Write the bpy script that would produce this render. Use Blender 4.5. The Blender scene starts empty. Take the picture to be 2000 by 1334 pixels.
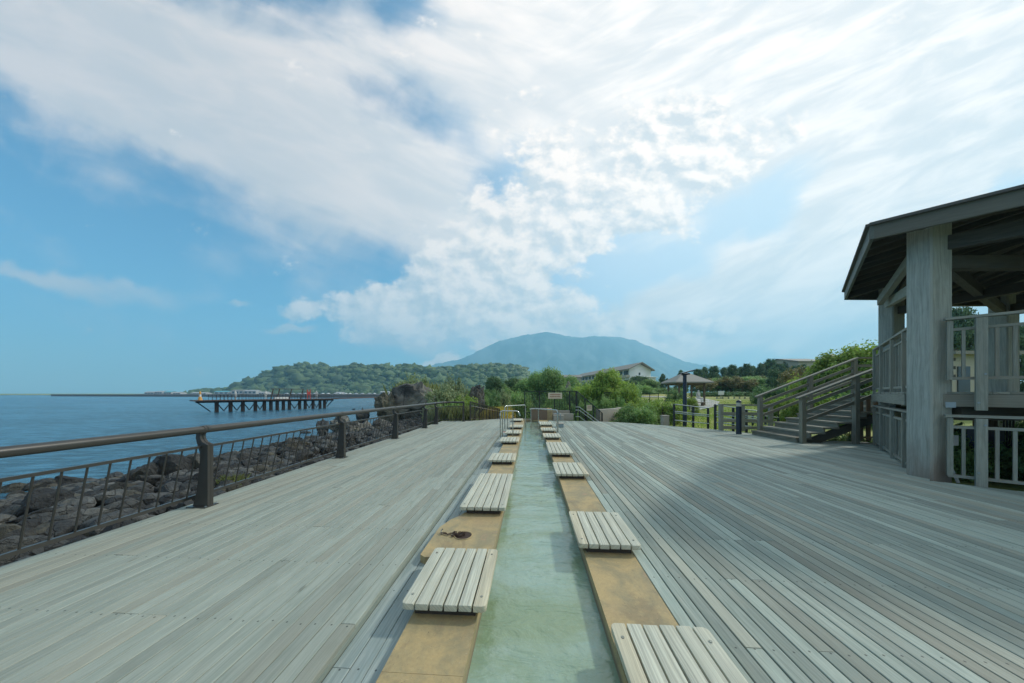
import bpy, bmesh, math, random
import numpy as np
from mathutils import Vector, Matrix, noise
random.seed(7); RNG = np.random.default_rng(7)
C = bpy.context.scene.collection
SC = bpy.context.scene
R = math.radians

# ------------------------------------------------------------------ camera
F, H, HOR = 600.0, 1.45, 768.0
YAW = math.atan(37/600.0)
cam = bpy.data.cameras.new('camera'); camo = bpy.data.objects.new('camera', cam); C.objects.link(camo)
cam.sensor_width = 36; cam.lens = F/2000*36; cam.shift_y = (HOR-667)/2000
cam.clip_start = 0.05; cam.clip_end = 30000
camo.location = (0, 0, H); camo.rotation_euler = (R(90), 0, YAW)
SC.camera = camo
SC.view_settings.view_transform = 'Standard'; SC.view_settings.look = 'None'
SC.view_settings.gamma = 1.0; SC.view_settings.exposure = 0.42; SC.view_settings.use_curve_mapping = False
try:
    SC.cycles.use_denoising = True
    SC.cycles.max_bounces = 6; SC.cycles.volume_bounces = 2; SC.cycles.transparent_max_bounces = 12
    SC.cycles.sample_clamp_indirect = 4.0; SC.cycles.volume_max_steps = 64
except Exception: pass
_s, _c = math.sin(YAW), math.cos(YAW)
def dirxy(px, d):                     # horizontal point on the bearing px at camera depth d (metres)
    r = (px-1000)/F*d
    return (-_s*d+_c*r, _c*d+_s*r)
def G(px, py, z=0.0): return dirxy(px, F*(H-z)/(py-HOR))
def zat(py, d): return H-(py-HOR)*d/F

# ------------------------------------------------------------------ sun and sky
SUN_D = Vector((0.903, 0.43, math.tan(R(39.6)))).normalized()
sl = bpy.data.lights.new('sun', 'SUN'); sl.energy = 2.3; sl.angle = R(4.0); sl.color = (1.0, 0.955, 0.87)
so = bpy.data.objects.new('sun', sl); C.objects.link(so)
so.rotation_euler = SUN_D.to_track_quat('Z', 'Y').to_euler()
so.location = (20, 10, 30)

W = bpy.data.worlds.new('World'); SC.world = W; W.use_nodes = True
nt = W.node_tree; nt.nodes.clear()
def N(t, **k):
    n = nt.nodes.new(t)
    for a, b in k.items(): setattr(n, a, b)
    return n
def L(a, b): nt.links.new(a, b)
def val(n, v): n.default_value = v
def M(op, a, b=None, c=None, clamp=False):
    n = N('ShaderNodeMath', operation=op, use_clamp=clamp)
    for i, x in enumerate((a, b, c)):
        if x is None: continue
        if isinstance(x, (int, float)): n.inputs[i].default_value = x
        else: L(x, n.inputs[i])
    return n.outputs[0]
def SS(x, lo, hi, a=0.0, b=1.0):
    n = N('ShaderNodeMapRange', interpolation_type='SMOOTHSTEP')
    L(x, n.inputs['Value']); n.inputs['From Min'].default_value = lo; n.inputs['From Max'].default_value = hi
    n.inputs['To Min'].default_value = a; n.inputs['To Max'].default_value = b
    return n.outputs[0]
def MIX(f, a, b):
    n = N('ShaderNodeMix', data_type='RGBA')
    if isinstance(f, (int, float)): n.inputs[0].default_value = f
    else: L(f, n.inputs[0])
    for s, x in ((6, a), (7, b)):
        if isinstance(x, tuple): n.inputs[s].default_value = (*x, 1)
        else: L(x, n.inputs[s])
    return n.outputs[2]
def NZ(vec, scale, detail=5, rough=.55, dist=0.0):
    n = N('ShaderNodeTexNoise'); L(vec, n.inputs['Vector'])
    n.inputs['Scale'].default_value = scale; n.inputs['Detail'].default_value = detail
    n.inputs['Roughness'].default_value = rough; n.inputs['Distortion'].default_value = dist
    return n.outputs['Fac']
def MAP(vec, loc=(0,0,0), rot=(0,0,0), sc=(1,1,1), t='TEXTURE'):
    n = N('ShaderNodeMapping', vector_type=t); L(vec, n.inputs[0])
    n.inputs[1].default_value = loc; n.inputs[2].default_value = rot; n.inputs[3].default_value = sc
    return n.outputs[0]

sky = N('ShaderNodeTexSky', sky_type='NISHITA'); sky.sun_disc = False
sky.sun_elevation = R(39.6); sky.sun_rotation = math.atan2(SUN_D.x, SUN_D.y)
sky.air_density = 1.0; sky.dust_density = 0.6; sky.ozone_density = 1.5
skyc = N('ShaderNodeVectorMath', operation='MULTIPLY'); L(sky.outputs[0], skyc.inputs[0])
skyc.inputs[1].default_value = (0.046, 0.098, 0.110)
tc = N('ShaderNodeTexCoord'); D = tc.outputs['Generated']
sp = N('ShaderNodeSeparateXYZ'); L(D, sp.inputs[0])
X, Y, Z = sp.outputs
yy = M('MAXIMUM', M('ADD', M('MULTIPLY', Y, _c), M('MULTIPLY', X, -_s)), 0.08)
xx = M('ADD', M('MULTIPLY', X, _c), M('MULTIPLY', Y, _s))
cu = N('ShaderNodeCombineXYZ'); L(M('DIVIDE', xx, yy), cu.inputs[0]); L(M('DIVIDE', Z, yy), cu.inputs[1])
UV = cu.outputs[0]                    # gnomonic sky direction: where each cloud bank stands in the sky
zc = M('ADD', M('MAXIMUM', Z, 0.0), 0.16)
cp = N('ShaderNodeCombineXYZ'); L(M('DIVIDE', X, zc), cp.inputs[0]); L(M('DIVIDE', Y, zc), cp.inputs[1])
PL = cp.outputs[0]                    # cloud-plane coordinates
# domain warp
def blob(px, py, sx, sy, ang, w, src=None):   # a bank centred at a sky direction, radii in sky units
    m = MAP(src or UVW, loc=((px-1000)/F, (HOR-py)/F, 0), rot=(0, 0, R(ang)), sc=(sx/F, sy/F, 1))
    l = N('ShaderNodeVectorMath', operation='LENGTH'); L(m, l.inputs[0])
    return M('MULTIPLY', SS(l.outputs['Value'], 0.25, 1.0, 1.0, 0.0), w)
def warp(vec, scale, amt):
    n = N('ShaderNodeTexNoise'); L(vec, n.inputs['Vector']); n.inputs['Scale'].default_value = scale
    n.inputs['Detail'].default_value = 4
    s = N('ShaderNodeVectorMath', operation='SUBTRACT'); L(n.outputs['Color'], s.inputs[0]); s.inputs[1].default_value = (.5, .5, .5)
    k = N('ShaderNodeVectorMath', operation='SCALE'); L(s.outputs[0], k.inputs[0]); k.inputs['Scale'].default_value = amt
    a = N('ShaderNodeVectorMath', operation='ADD'); L(vec, a.inputs[0]); L(k.outputs[0], a.inputs[1])
    return a.outputs[0]
UVW = warp(warp(UV, 2.2, 0.22), 7.0, 0.10)
def total(lst):
    t = lst[0]
    for b in lst[1:]: t = M('ADD', t, b)
    return t
# layer 1: soft high sheet (angles: positive turns anticlockwise seen in the sky)
sheet = total([blob(1250, 380, 620, 260, 10, .30), blob(1150, 640, 640, 90, 0, .45), 
    blob(250, 90, 620, 260, -14, 1.0), blob(620, 300, 560, 190, -24, 1.0), blob(1000, 60, 560, 330, 0, .8),
    blob(1500, 150, 800, 330, 6, .9), blob(1850, 60, 500, 300, 0, .8), blob(860, 430, 280, 90, -20, .5),
    blob(1700, 420, 620, 110, 24, .75), blob(1900, 300, 420, 190, 24, .6), blob(1450, 620, 560, 120, 12, .75), blob(1050, 610, 460, 95, 4, .45),
    blob(1800, 600, 500, 200, 0, .6),
    blob(170, 548, 330, 34, -9, .50), blob(60, 525, 220, 24, -7, .25), blob(560, 420, 760, 190, -24, .22), blob(570, 636, 70, 16, 0, .75), blob(466, 602, 40, 11, 0, .5),
    blob(60, 280, 340, 60, -24, .16),
    blob(740, 205, 170, 90, -30, -.32), blob(800, 5, 130, 80, -40, -.5), blob(870, 250, 120, 50, -20, -.25), blob(1000, 345, 210, 80, 40, -.45),
    blob(1190, 555, 260, 60, 10, -.50), blob(1480, 400, 210, 70, 36, -.55), blob(1090, 30, 60, 60, 0, -.2)])
fib = NZ(MAP(UV, rot=(0, 0, R(-22)), sc=(1.0, .28, 1)), 2.4, 6, .55, .4)
fib2 = NZ(MAP(UV, rot=(0, 0, R(24)), sc=(1.0, .22, 1)), 2.6, 6, .6, .5)
side = SS(M('DIVIDE', xx, yy), -0.1, 0.5)
fibm = M('ADD', M('MULTIPLY', fib, M('SUBTRACT', 1.0, side)), M('MULTIPLY', fib2, side))
rag = NZ(UVW, 3.2, 7, .55, .2)
back = M('MULTIPLY', SS(Y, -.35, .12, 1.0, 0.0), .75)  # unseen cloud cover added behind the camera to brighten the fill light
sheet = M('ADD', sheet, back)
dsheet = SS(M('ADD', M('ADD', sheet, M('MULTIPLY', M('SUBTRACT', fibm, .5), .70)), M('MULTIPLY', M('SUBTRACT', rag, .5), 1.15)), .0, .92)
# layer 2: puffy banks
puff = total([
    blob(1230, 340, 420, 200, 14, .85), blob(1440, 260, 340, 110, 22, .55), blob(980, 430, 320, 170, 14, .75), blob(1150, 230, 300, 110, 0, .3),
    blob(960, 540, 320, 110, 8, .9), blob(720, 590, 300, 56, 2, 1.0), blob(900, 635, 330, 50, 4, .6), blob(1060, 600, 340, 70, 0, .7),
    blob(1310, 470, 110, 40, -20, .6), blob(1150, 425, 180, 70, 0, .5), blob(1150, 650, 520, 50, 0, 1.0), blob(1500, 600, 420, 80, 8, .35), blob(900, 640, 280, 36, 0, .75),
    blob(1320, 640, 160, 30, 0, .45), blob(900, 690, 130, 18, 16, .7), blob(1080, 540, 120, 30, 0, .25),
    blob(960, 120, 420, 220, 0, .12), blob(1185, 495, 95, 26, 0, .5), blob(1190, 530, 260, 36, 6, -.35), blob(1390, 440, 170, 50, 34, -.3)])
pv = MAP(UV, sc=(1.0, .75, 1))
bil = NZ(pv, 6.0, 14, .62, .10)
big = NZ(pv, 2.6, 4, .55, .3)
pden = M('ADD', M('ADD', puff, M('MULTIPLY', M('SUBTRACT', bil, .5), 3.4)), M('MULTIPLY', M('SUBTRACT', big, .5), 2.0))
dpuff = SS(pden, .50, 1.06)
# light on the banks: they brighten toward the sun, lower sides greyer
sd = N('ShaderNodeVectorMath', operation='DOT_PRODUCT'); L(D, sd.inputs[0]); sd.inputs[1].default_value = SUN_D
glow = SS(sd.outputs['Value'], 0.05, 0.95)
up = NZ(MAP(pv, loc=(-.028, -.032, 0)), 6.0, 10, .60, .10)
rel = M('ADD', M('MULTIPLY', M('SUBTRACT', up, bil), -5.5), .55)
relc = N('ShaderNodeClamp'); L(rel, relc.inputs[0])
sheetc = MIX(glow, (0.68, 0.61, 0.56), (1.12, .99, .88))
sheetl = MIX(SS(fibm, .35, .68), MIX(glow, (0.55, 0.53, 0.51), (0.80, .76, .72)), sheetc)
puffd = MIX(glow, (0.48, 0.50, 0.51), (0.66, 0.66, 0.65))
puffl = MIX(glow, (0.86, 0.76, 0.68), (1.15, .99, .86))
puffc = MIX(relc.outputs[0], puffd, puffl)
# glare of thin veil near the sun
skyg = MIX(M('MULTIPLY', SS(sd.outputs['Value'], .35, 1.0), .72), skyc.outputs[0], (0.80, 0.88, 0.92))
veil = MIX(M('MULTIPLY', SS(M('DIVIDE', xx, yy), -.35, .45), .60), skyg, (.66, .74, .79))
low = SS(Z, 0.0, 0.20, 0.80, 0.0)
skyh = MIX(low, veil, (0.31, 0.48, 0.58))
c1 = MIX(M('MULTIPLY', dsheet, .93), skyh, sheetl)
c2 = MIX(M('MULTIPLY', dpuff, .92), c1, puffc)
below = SS(Z, -0.02, 0.0)
c3 = MIX(below, (0.12, .18, .22), c2)
bg = N('ShaderNodeBackground'); L(c3, bg.inputs[0]); bg.inputs[1].default_value = 1.0
ow = N('ShaderNodeOutputWorld'); L(bg.outputs[0], ow.inputs[0])
try: W.cycles.sampling_method = 'MANUAL'; W.cycles.sample_map_resolution = 512
except Exception: pass

# ------------------------------------------------------------------ materials
def newmat(name):
    global nt
    m = bpy.data.materials.new(name); m.use_nodes = True; nt = m.node_tree; nt.nodes.clear()
    return m
def PR(col, rough=.6, metal=0.0, normal=None, **k):
    b = N('ShaderNodeBsdfPrincipled')
    for key, v in (('Base Color', col), ('Roughness', rough), ('Metallic', metal)):
        if isinstance(v, tuple): b.inputs[key].default_value = (*v, 1)
        elif isinstance(v, (int, float)): b.inputs[key].default_value = v
        else: L(v, b.inputs[key])
    for key, v in k.items(): b.inputs[key.replace('_', ' ')].default_value = v
    if normal is not None: L(normal, b.inputs['Normal'])
    return b
def OUT(sh): o = N('ShaderNodeOutputMaterial'); L(sh, o.inputs[0])
def BUMP(h, strength=.3, dist=.01):
    n = N('ShaderNodeBump'); L(h, n.inputs['Height']); n.inputs['Strength'].default_value = strength; n.inputs['Distance'].default_value = dist
    return n.outputs[0]
def OBJ(): return N('ShaderNodeTexCoord').outputs['Object']
def POS(): return N('ShaderNodeNewGeometry').outputs['Position']
def RND():
    a = N('ShaderNodeAttribute', attribute_name='rnd'); return a.outputs['Fac']
def SCL(col, f):
    n = N('ShaderNodeVectorMath', operation='SCALE'); L(col, n.inputs[0])
    if isinstance(f, (int, float)): n.inputs['Scale'].default_value = f
    else: L(f, n.inputs['Scale'])
    return n.outputs[0]

def wood(name, c1, c2, c3, spread=.5, rough=.75, bump=.35, ring=1.0, nails=False, stain=0.0):
    m = newmat(name)
    uv = N('ShaderNodeUVMap', uv_map='UVMap').outputs[0]; r = RND()
    off = N('ShaderNodeCombineXYZ'); L(M('MULTIPLY', r, 91.7), off.inputs[0]); L(M('MULTIPLY', r, 37.3), off.inputs[1])
    a = N('ShaderNodeVectorMath', operation='ADD'); L(uv, a.inputs[0]); L(off.outputs[0], a.inputs[1]); v = a.outputs[0]
    wv = warp(MAP(v, sc=(1, 1, 1), t='POINT'), 1.3, .05)
    g1 = NZ(MAP(wv, sc=(1.3, 90, 1), t='POINT'), 1.0, 5, .6)
    g2 = NZ(MAP(wv, sc=(2.2, 16, 1), t='POINT'), 1.0, 4, .6, 1.2)
    g3 = NZ(MAP(v, sc=(5, 7, 1), t='POINT'), 1.0, 3, .5)
    base = MIX(SS(g2, .32, .68), c1, c2)
    base = MIX(M('MULTIPLY', SS(r, .66, .98), .55), base, c3)
    base = MIX(M('MULTIPLY', SS(g3, .5, .85), .35), base, c3)
    k = M('ADD', 1-spread/2, M('MULTIPLY', M('FRACT', M('MULTIPLY', r, 7.31)), spread))
    k2 = M('MULTIPLY', k, M('ADD', 1-.16*ring, M('MULTIPLY', SS(g1, .3, .7), .26*ring)))
    pn = NZ(POS(), .9, 4, .55)
    k3 = M('MULTIPLY', k2, M('ADD', .90, M('MULTIPLY', pn, .20)))
    col = SCL(base, k3)
    if stain:
        st = SS(NZ(MAP(POS(), sc=(1.6, .7, 1)), 1.0, 6, .65, .6), .56, .74)
        col = MIX(M('MULTIPLY', st, stain), col, SCL(col, .62))
    h = g1
    vk = N('ShaderNodeTexVoronoi'); L(MAP(wv, sc=(2.1, 9.5, 1), t='POINT'), vk.inputs['Vector']); vk.inputs['Scale'].default_value = 1.0
    sk = N('ShaderNodeSeparateColor'); L(vk.outputs['Color'], sk.inputs[0])
    kn = M('MULTIPLY', M('MULTIPLY', SS(vk.outputs['Distance'], .05, .13, 1.0, 0.0), SS(sk.outputs[0], .80, .82)), .55)
    col = MIX(kn, col, SCL(col, .45))
    if nails:
        nu = N('ShaderNodeUVMap', uv_map='nail').outputs[0]; s2 = N('ShaderNodeSeparateXYZ'); L(nu, s2.inputs[0])
        jy = M('SUBTRACT', M('FRACT', M('ADD', M('DIVIDE', s2.outputs[1], .67), M('ADD', M('MULTIPLY', r, .035), .5))), .5)
        jx = M('ADD', s2.outputs[0], M('MULTIPLY', M('SUBTRACT', M('FRACT', M('MULTIPLY', r, 53.0)), .5), .02))
        dd = M('SQRT', M('ADD', M('POWER', M('MULTIPLY', jy, .67), 2.0), M('POWER', jx, 2.0)))
        nl = SS(dd, .0042, .0075, 1.0, 0.0)
        col = MIX(M('MULTIPLY', nl, .85), col, (.02, .025, .025))
    OUT(PR(col, rough, normal=BUMP(h, bump, .004)).outputs[0])
    return m
def plain(name, col, rough=.5, metal=0.0, var=.12, scale=6.0, bump=.0, **k):
    m = newmat(name); p = OBJ()
    n = NZ(p, scale, 5, .6)
    c = N('ShaderNodeRGB'); c.outputs[0].default_value = (*col, 1)
    cc = SCL(c.outputs[0], M('ADD', 1-var, M('MULTIPLY', n, 2*var)))
    OUT(PR(cc, rough, metal, normal=BUMP(NZ(p, scale*6, 4, .6), bump, .01) if bump else None, **k).outputs[0])
    return m
m_deck = wood('deck_wood', (.245, .280, .236), (.305, .336, .286), (.285, .275, .215), .26, .80, .25, .7, nails=True, stain=.2)
m_deckr = wood('deck_wood_dark', (.245, .298, .255), (.312, .360, .308), (.305, .290, .220), .52, .72, .3, 1.0, nails=True, stain=.35)
m_strip = wood('strip_wood', (.235, .295, .280), (.315, .370, .345), (.20, .22, .19), .45, .65, .3, 1.0, nails=True, stain=.7)
m_seat = wood('seat_wood', (.48, .49, .395), (.52, .525, .425), (.50, .43, .28), .16, .85, 1.0, 1.7)
m_grey = wood('weathered_grey_wood', (.225, .242, .205), (.288, .300, .252), (.24, .225, .175), .25, .75, .4, 1.0)
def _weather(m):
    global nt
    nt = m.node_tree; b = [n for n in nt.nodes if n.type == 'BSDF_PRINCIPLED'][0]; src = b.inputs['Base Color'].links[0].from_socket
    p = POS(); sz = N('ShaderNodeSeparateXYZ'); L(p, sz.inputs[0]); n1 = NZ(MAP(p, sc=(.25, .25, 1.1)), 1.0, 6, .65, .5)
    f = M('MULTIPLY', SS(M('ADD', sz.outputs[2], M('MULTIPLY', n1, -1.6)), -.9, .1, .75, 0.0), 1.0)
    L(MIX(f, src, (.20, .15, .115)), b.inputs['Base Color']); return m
m_col = wood('column_wood', (.315, .345, .305), (.385, .410, .365), (.35, .32, .25), .1, .75, .4, 1.4)
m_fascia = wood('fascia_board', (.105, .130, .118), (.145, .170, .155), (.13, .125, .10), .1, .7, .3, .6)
m_stair = wood('stair_timber', (.175, .180, .145), (.235, .235, .190), (.18, .165, .115), .3, .8, .4, 1.0)
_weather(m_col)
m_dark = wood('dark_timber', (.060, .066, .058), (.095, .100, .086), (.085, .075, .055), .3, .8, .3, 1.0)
m_step = wood('step_wood', (.200, .200, .155), (.270, .265, .212), (.15, .14, .10), .3, .8, .3, 1.0)
m_brown = wood('brown_timber', (.16, .12, .08), (.23, .18, .12), (.12, .09, .06), .3, .8, .3, 1.0)
m_rail = plain('painted_bronze_metal', (.060, .058, .052), .34, .25, .14, 9)
m_black = plain('black_painted_metal', (.022, .026, .026), .4, .2, .1, 9)
m_steel = plain('stainless_steel', (.52, .53, .50), .22, 1.0, .08, 9)
m_galv = plain('galvanised_steel', (.30, .36, .39), .4, .7, .1, 6)
m_conc = plain('pale_concrete', (.36, .34, .29), .85, 0, .16, 3, .3)
m_concd = plain('sea_concrete', (.13, .12, .105), .9, 0, .2, .3, .3)
m_white = plain('white_render', (.70, .72, .70), .7, 0, .05, 2)
m_siding = plain('cream_siding', (.42, .40, .33), .7, 0, .08, 3)
m_glass = plain('window_glass', (.045, .065, .08), .12, 0, .1, 2)
m_rooft = plain('grey_brown_roof', (.21, .205, .18), .8, 0, .1, 2)
m_pav = plain('pavilion_roof', (.235, .235, .205), .75, 0, .08, 4)
m_roofd = plain('gazebo_roofing', (.085, .09, .085), .7, 0, .15, 4)
m_rust = plain('rusty_steel', (.085, .050, .035), .8, .2, .35, 2, .3)
m_rustd = plain('rusty_chain', (.06, .038, .028), .75, .4, .3, 60, .3)
m_red = plain('red_paint', (.45, .05, .035), .5)
m_redd = plain('dull_red_pipe', (.16, .035, .028), .5)
m_yel = plain('orange_paint', (.60, .30, .06), .5)
m_navy = plain('navy_metal', (.022, .034, .055), .35, .3, .1, 5)
m_sign = plain('cream_sign_board', (.62, .55, .42), .6, 0, .04, 4)
m_ink = plain('brown_lettering', (.30, .13, .08), .7)
m_bluebox = plain('blue_plastic', (.018, .028, .06), .4)
m_lens = plain('frosted_lens', (.50, .50, .42), .4)
m_panel = plain('solar_panel', (.03, .035, .045), .25, .2)
m_bark = plain('bark', (.085, .068, .050), .9, 0, .3, 8, .5)
m_skin = plain('skin', (.45, .28, .2), .6)
m_shirt = plain('pale_shirt', (.55, .55, .52), .8)
m_under = plain('seat_support_block', (.05, .04, .032), .85, 0, .2, 9)
m_tub = plain('tub_brown_tile', (.165, .120, .082), .55, 0, .14, 14)
m_pathp = plain('pink_paving', (.46, .30, .26), .85, 0, .14, 3, .2)
m_path = plain('pale_paving', (.36, .36, .34), .85, 0, .12, 2, .2)
m_carw = plain('car_paint', (.6, .62, .63), .3, 0, .05, 2)
m_vill = plain('weathered_pale_wall', (.36, .37, .36), .8, 0, .1, 2)
m_cyan = plain('turquoise_sheet_roof', (.10, .38, .42), .5, 0, .08, 2)
m_grimy = plain('lower_frame', (.08, .09, .085), .8, 0, .2, 3)

def stone_mat():
    m = newmat('golden_granite'); p = OBJ()
    sp1 = NZ(p, 85, 4, .75); blot = NZ(p, 3.2, 6, .65, .6); fine = NZ(p, 45, 4, .6); wet = NZ(MAP(p, loc=(3, 1, 0)), 1.3, 5, .6, .5)
    c = MIX(SS(blot, .35, .68), (.440, .325, .150), (.255, .222, .125))
    c = MIX(M('MULTIPLY', SS(blot, .60, .72), .6), c, (.52, .29, .16))
    c = MIX(M('MULTIPLY', SS(wet, .52, .75), .55), c, (.36, .26, .14))
    c = SCL(c, M('ADD', .80, M('MULTIPLY', fine, .4)))
    c = MIX(M('MULTIPLY', SS(NZ(MAP(p, loc=(5, 8, 0), sc=(.6, 1.6, 1)), 2.3, 7, .7, .8), .54, .66), .45), c, (.20, .15, .085))
    sz = N('ShaderNodeSeparateXYZ'); L(POS(), sz.inputs[0]); wz = M('ADD', sz.outputs[2], M('MULTIPLY', M('SUBTRACT', blot, .5), .05))
    c = MIX(SS(wz, -.085, -.055, .85, 0.0), c, (.055, .050, .025))
    c = MIX(SS(wz, -.055, -.045, .5, 0.0), c, (.30, .24, .15))
    c = MIX(SS(sp1, .62, .70), c, (.12, .095, .06))
    c = MIX(M('MULTIPLY', SS(NZ(MAP(p, loc=(9, 0, 0)), 130, 2, .6), .68, .74), .6), c, (.55, .48, .36))
    OUT(PR(c, .55, normal=BUMP(sp1, .25, .003)).outputs[0]); return m
m_stone = stone_mat()
def rock_mat(name, a, b, moss, ms=.5, sc=1.0):
    m = newmat(name); p = OBJ(); r = M('FRACT', M('ADD', N('ShaderNodeObjectInfo').outputs['Random'], RND()))
    n1 = NZ(p, 1.6*sc, 7, .65, .5); n2 = NZ(p, 9*sc, 6, .65)
    v = N('ShaderNodeTexVoronoi', feature='DISTANCE_TO_EDGE'); L(warp(p, 2.0*sc, .35), v.inputs['Vector']); v.inputs['Scale'].default_value = 2.6*sc
    crack = SS(v.outputs['Distance'], 0.0, .035)
    c = MIX(SS(n1, .35, .7), a, b)
    c = SCL(c, M('ADD', .55, M('MULTIPLY', n2, .8)))
    c = SCL(c, M('ADD', .34, M('MULTIPLY', M('POWER', r, 1.6), 1.5)))
    c = MIX(M('MULTIPLY', SS(M('FRACT', M('MULTIPLY', r, 17.0)), .7, .95), .35), c, moss)
    c = MIX(M('MULTIPLY', SS(NZ(p, .8*sc, 5, .6), .54, .70), ms), c, moss)
    c = MIX(crack, SCL(c, .45), c)
    hh = M('ADD', M('MULTIPLY', n1, 1.0), M('MULTIPLY', n2, .4))
    OUT(PR(c, .82, normal=BUMP(M('ADD', hh, M('MULTIPLY', crack, .15)), .9, .12)).outputs[0]); return m
m_rock = rock_mat('basalt', (.026, .030, .031), (.080, .083, .078), (.10, .088, .048), .45)
m_bigrock = rock_mat('big_basalt', (.042, .042, .037), (.27, .26, .22), (.10, .095, .035), .45, .55)
m_palerock = rock_mat('pale_stone', (.13, .12, .10), (.26, .24, .20), (.12, .12, .05), .2)

def sea_mat():
    m = newmat('sea_water'); p = POS()
    a = NZ(MAP(p, rot=(0, 0, .12), sc=(2.4, .8, 1)), 1.6, 7, .68, .5); b = NZ(MAP(p, sc=(1.6, 1, 1)), .09, 5, .6); pz = NZ(MAP(p, sc=(2.2, 1, 1)), .012, 4, .6)
    hh = M('ADD', M('MULTIPLY', a, .35), M('MULTIPLY', b, 1.2))
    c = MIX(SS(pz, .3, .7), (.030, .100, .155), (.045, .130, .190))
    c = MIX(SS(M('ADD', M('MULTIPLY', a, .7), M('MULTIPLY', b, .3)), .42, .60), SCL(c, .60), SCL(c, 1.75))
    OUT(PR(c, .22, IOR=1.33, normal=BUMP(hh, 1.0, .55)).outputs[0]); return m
m_sea = sea_mat()
def bath_mat():
    m = newmat('milky_spring_water'); p = POS()
    a = NZ(MAP(p, sc=(2.6, 1.0, 1)), 5.5, 5, .55, .8); b = NZ(p, 17, 3, .5); cl = NZ(MAP(p, sc=(1.4, .7, 1)), 1.8, 5, .6, .7)
    c = MIX(SS(cl, .34, .66), (.215, .300, .180), (.270, .385, .310))
    c = MIX(M('MULTIPLY', SS(NZ(p, 75, 3, .7), .60, .70), .22), c, (.42, .55, .50))
    c = MIX(M('MULTIPLY', SS(NZ(MAP(p, loc=(4, 2, 0)), 2.6, 6, .7), .56, .66), .3), c, (.36, .46, .40))
    hh = M('ADD', a, M('MULTIPLY', b, .25))
    OUT(PR(c, .06, IOR=1.55, Coat_Weight=.35, Coat_Roughness=.04, normal=BUMP(hh, .85, .035)).outputs[0]); return m
m_bath = bath_mat()
def ground_mat():
    m = newmat('lawn_and_shore'); p = POS(); s = N('ShaderNodeSeparateXYZ'); L(p, s.inputs[0])
    n = NZ(p, .35, 6, .6); f = NZ(p, 14, 4, .7); q = NZ(p, .06, 4, .6)
    g = MIX(SS(n, .35, .65), (.235, .265, .065), (.165, .215, .050))
    g = MIX(M('MULTIPLY', SS(q, .45, .62), .6), g, (.38, .34, .10))
    g = SCL(g, M('ADD', .72, M('MULTIPLY', f, .56)))
    dirt = MIX(f, (.028, .03, .03), (.07, .068, .06))
    sh = SS(s.outputs[2], -1.45, -1.15)
    left = SS(M('ADD', s.outputs[0], M('MULTIPLY', n, 1.5)), -4.2, -3.2)
    far = SS(s.outputs[1], 19.0, 24.0)
    lf = M('MAXIMUM', left, far)
    OUT(PR(MIX(M('MULTIPLY', sh, lf), dirt, g), .95, normal=BUMP(f, .6, .05)).outputs[0]); return m
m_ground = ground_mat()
def leaf_mat(name, dark, lite, alt, altw=.3, trans=.35):
    m = newmat(name); r = RND(); inf = N('ShaderNodeObjectInfo').outputs['Random']; p = OBJ()
    n = NZ(p, 1.1, 4, .6)
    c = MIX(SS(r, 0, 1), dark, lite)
    c = MIX(M('MULTIPLY', SS(n, .45, .68), altw), c, alt)
    c = SCL(c, M('ADD', .82, M('MULTIPLY', inf, .4)))
    b = PR(c, .6, normal=BUMP(NZ(p, .55, 6, .7), 1.0, 2.2) if name == 'forest_leaves' else None); t = N('ShaderNodeBsdfTranslucent'); L(SCL(c, 1.25), t.inputs[0])
    mx = N('ShaderNodeMixShader'); mx.inputs[0].default_value = trans; L(b.outputs[0], mx.inputs[1]); L(t.outputs[0], mx.inputs[2])
    OUT(mx.outputs[0]); return m
m_lbright = leaf_mat('bright_leaves', (0.103, 0.19, 0.031), (0.283, 0.413, 0.072), (0.361, 0.413, 0.086), .4, .45)
m_lmid = leaf_mat('mid_leaves', (0.093, 0.199, 0.059), (0.245, 0.383, 0.116), (0.302, 0.373, 0.116), .35, .4)
m_ldark = leaf_mat('dark_leaves', (0.06, 0.135, 0.054), (0.155, 0.263, 0.091), (0.189, 0.269, 0.081), .3)
m_lgrey = leaf_mat('grey_green_leaves', (0.138, 0.196, 0.088), (0.323, 0.392, 0.196), (0.371, 0.371, 0.157), .4, .4)
m_lpine = leaf_mat('pine_needles', (0.048, 0.109, 0.055), (0.126, 0.223, 0.097), (0.175, 0.218, 0.066), .3, .2)
m_lrust = leaf_mat('russet_leaves', (.13, .14, .05), (.26, .235, .09), (.30, .20, .07), .5)
m_lreed = leaf_mat('reeds', (.15, .20, .07), (.28, .34, .13), (.32, .31, .12), .4)
m_lgold = leaf_mat('golden_grass', (.36, .32, .07), (.58, .53, .12), (.50, .42, .08), .4)
m_forest = leaf_mat('forest_leaves', (0.033, 0.067, 0.019), (0.092, 0.146, 0.039), (0.13, 0.167, 0.043), .45, .0)
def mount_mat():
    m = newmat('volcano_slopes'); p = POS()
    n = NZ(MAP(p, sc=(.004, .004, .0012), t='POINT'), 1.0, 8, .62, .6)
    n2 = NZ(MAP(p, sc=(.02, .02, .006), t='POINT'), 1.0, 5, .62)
    c = MIX(SS(n, .42, .60), (.006, .040, .050), (.100, .140, .140))  # ridge shading contrast and some haze blue put into the colour
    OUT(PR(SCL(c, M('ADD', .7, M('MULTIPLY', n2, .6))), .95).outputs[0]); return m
m_mount = mount_mat()

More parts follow.
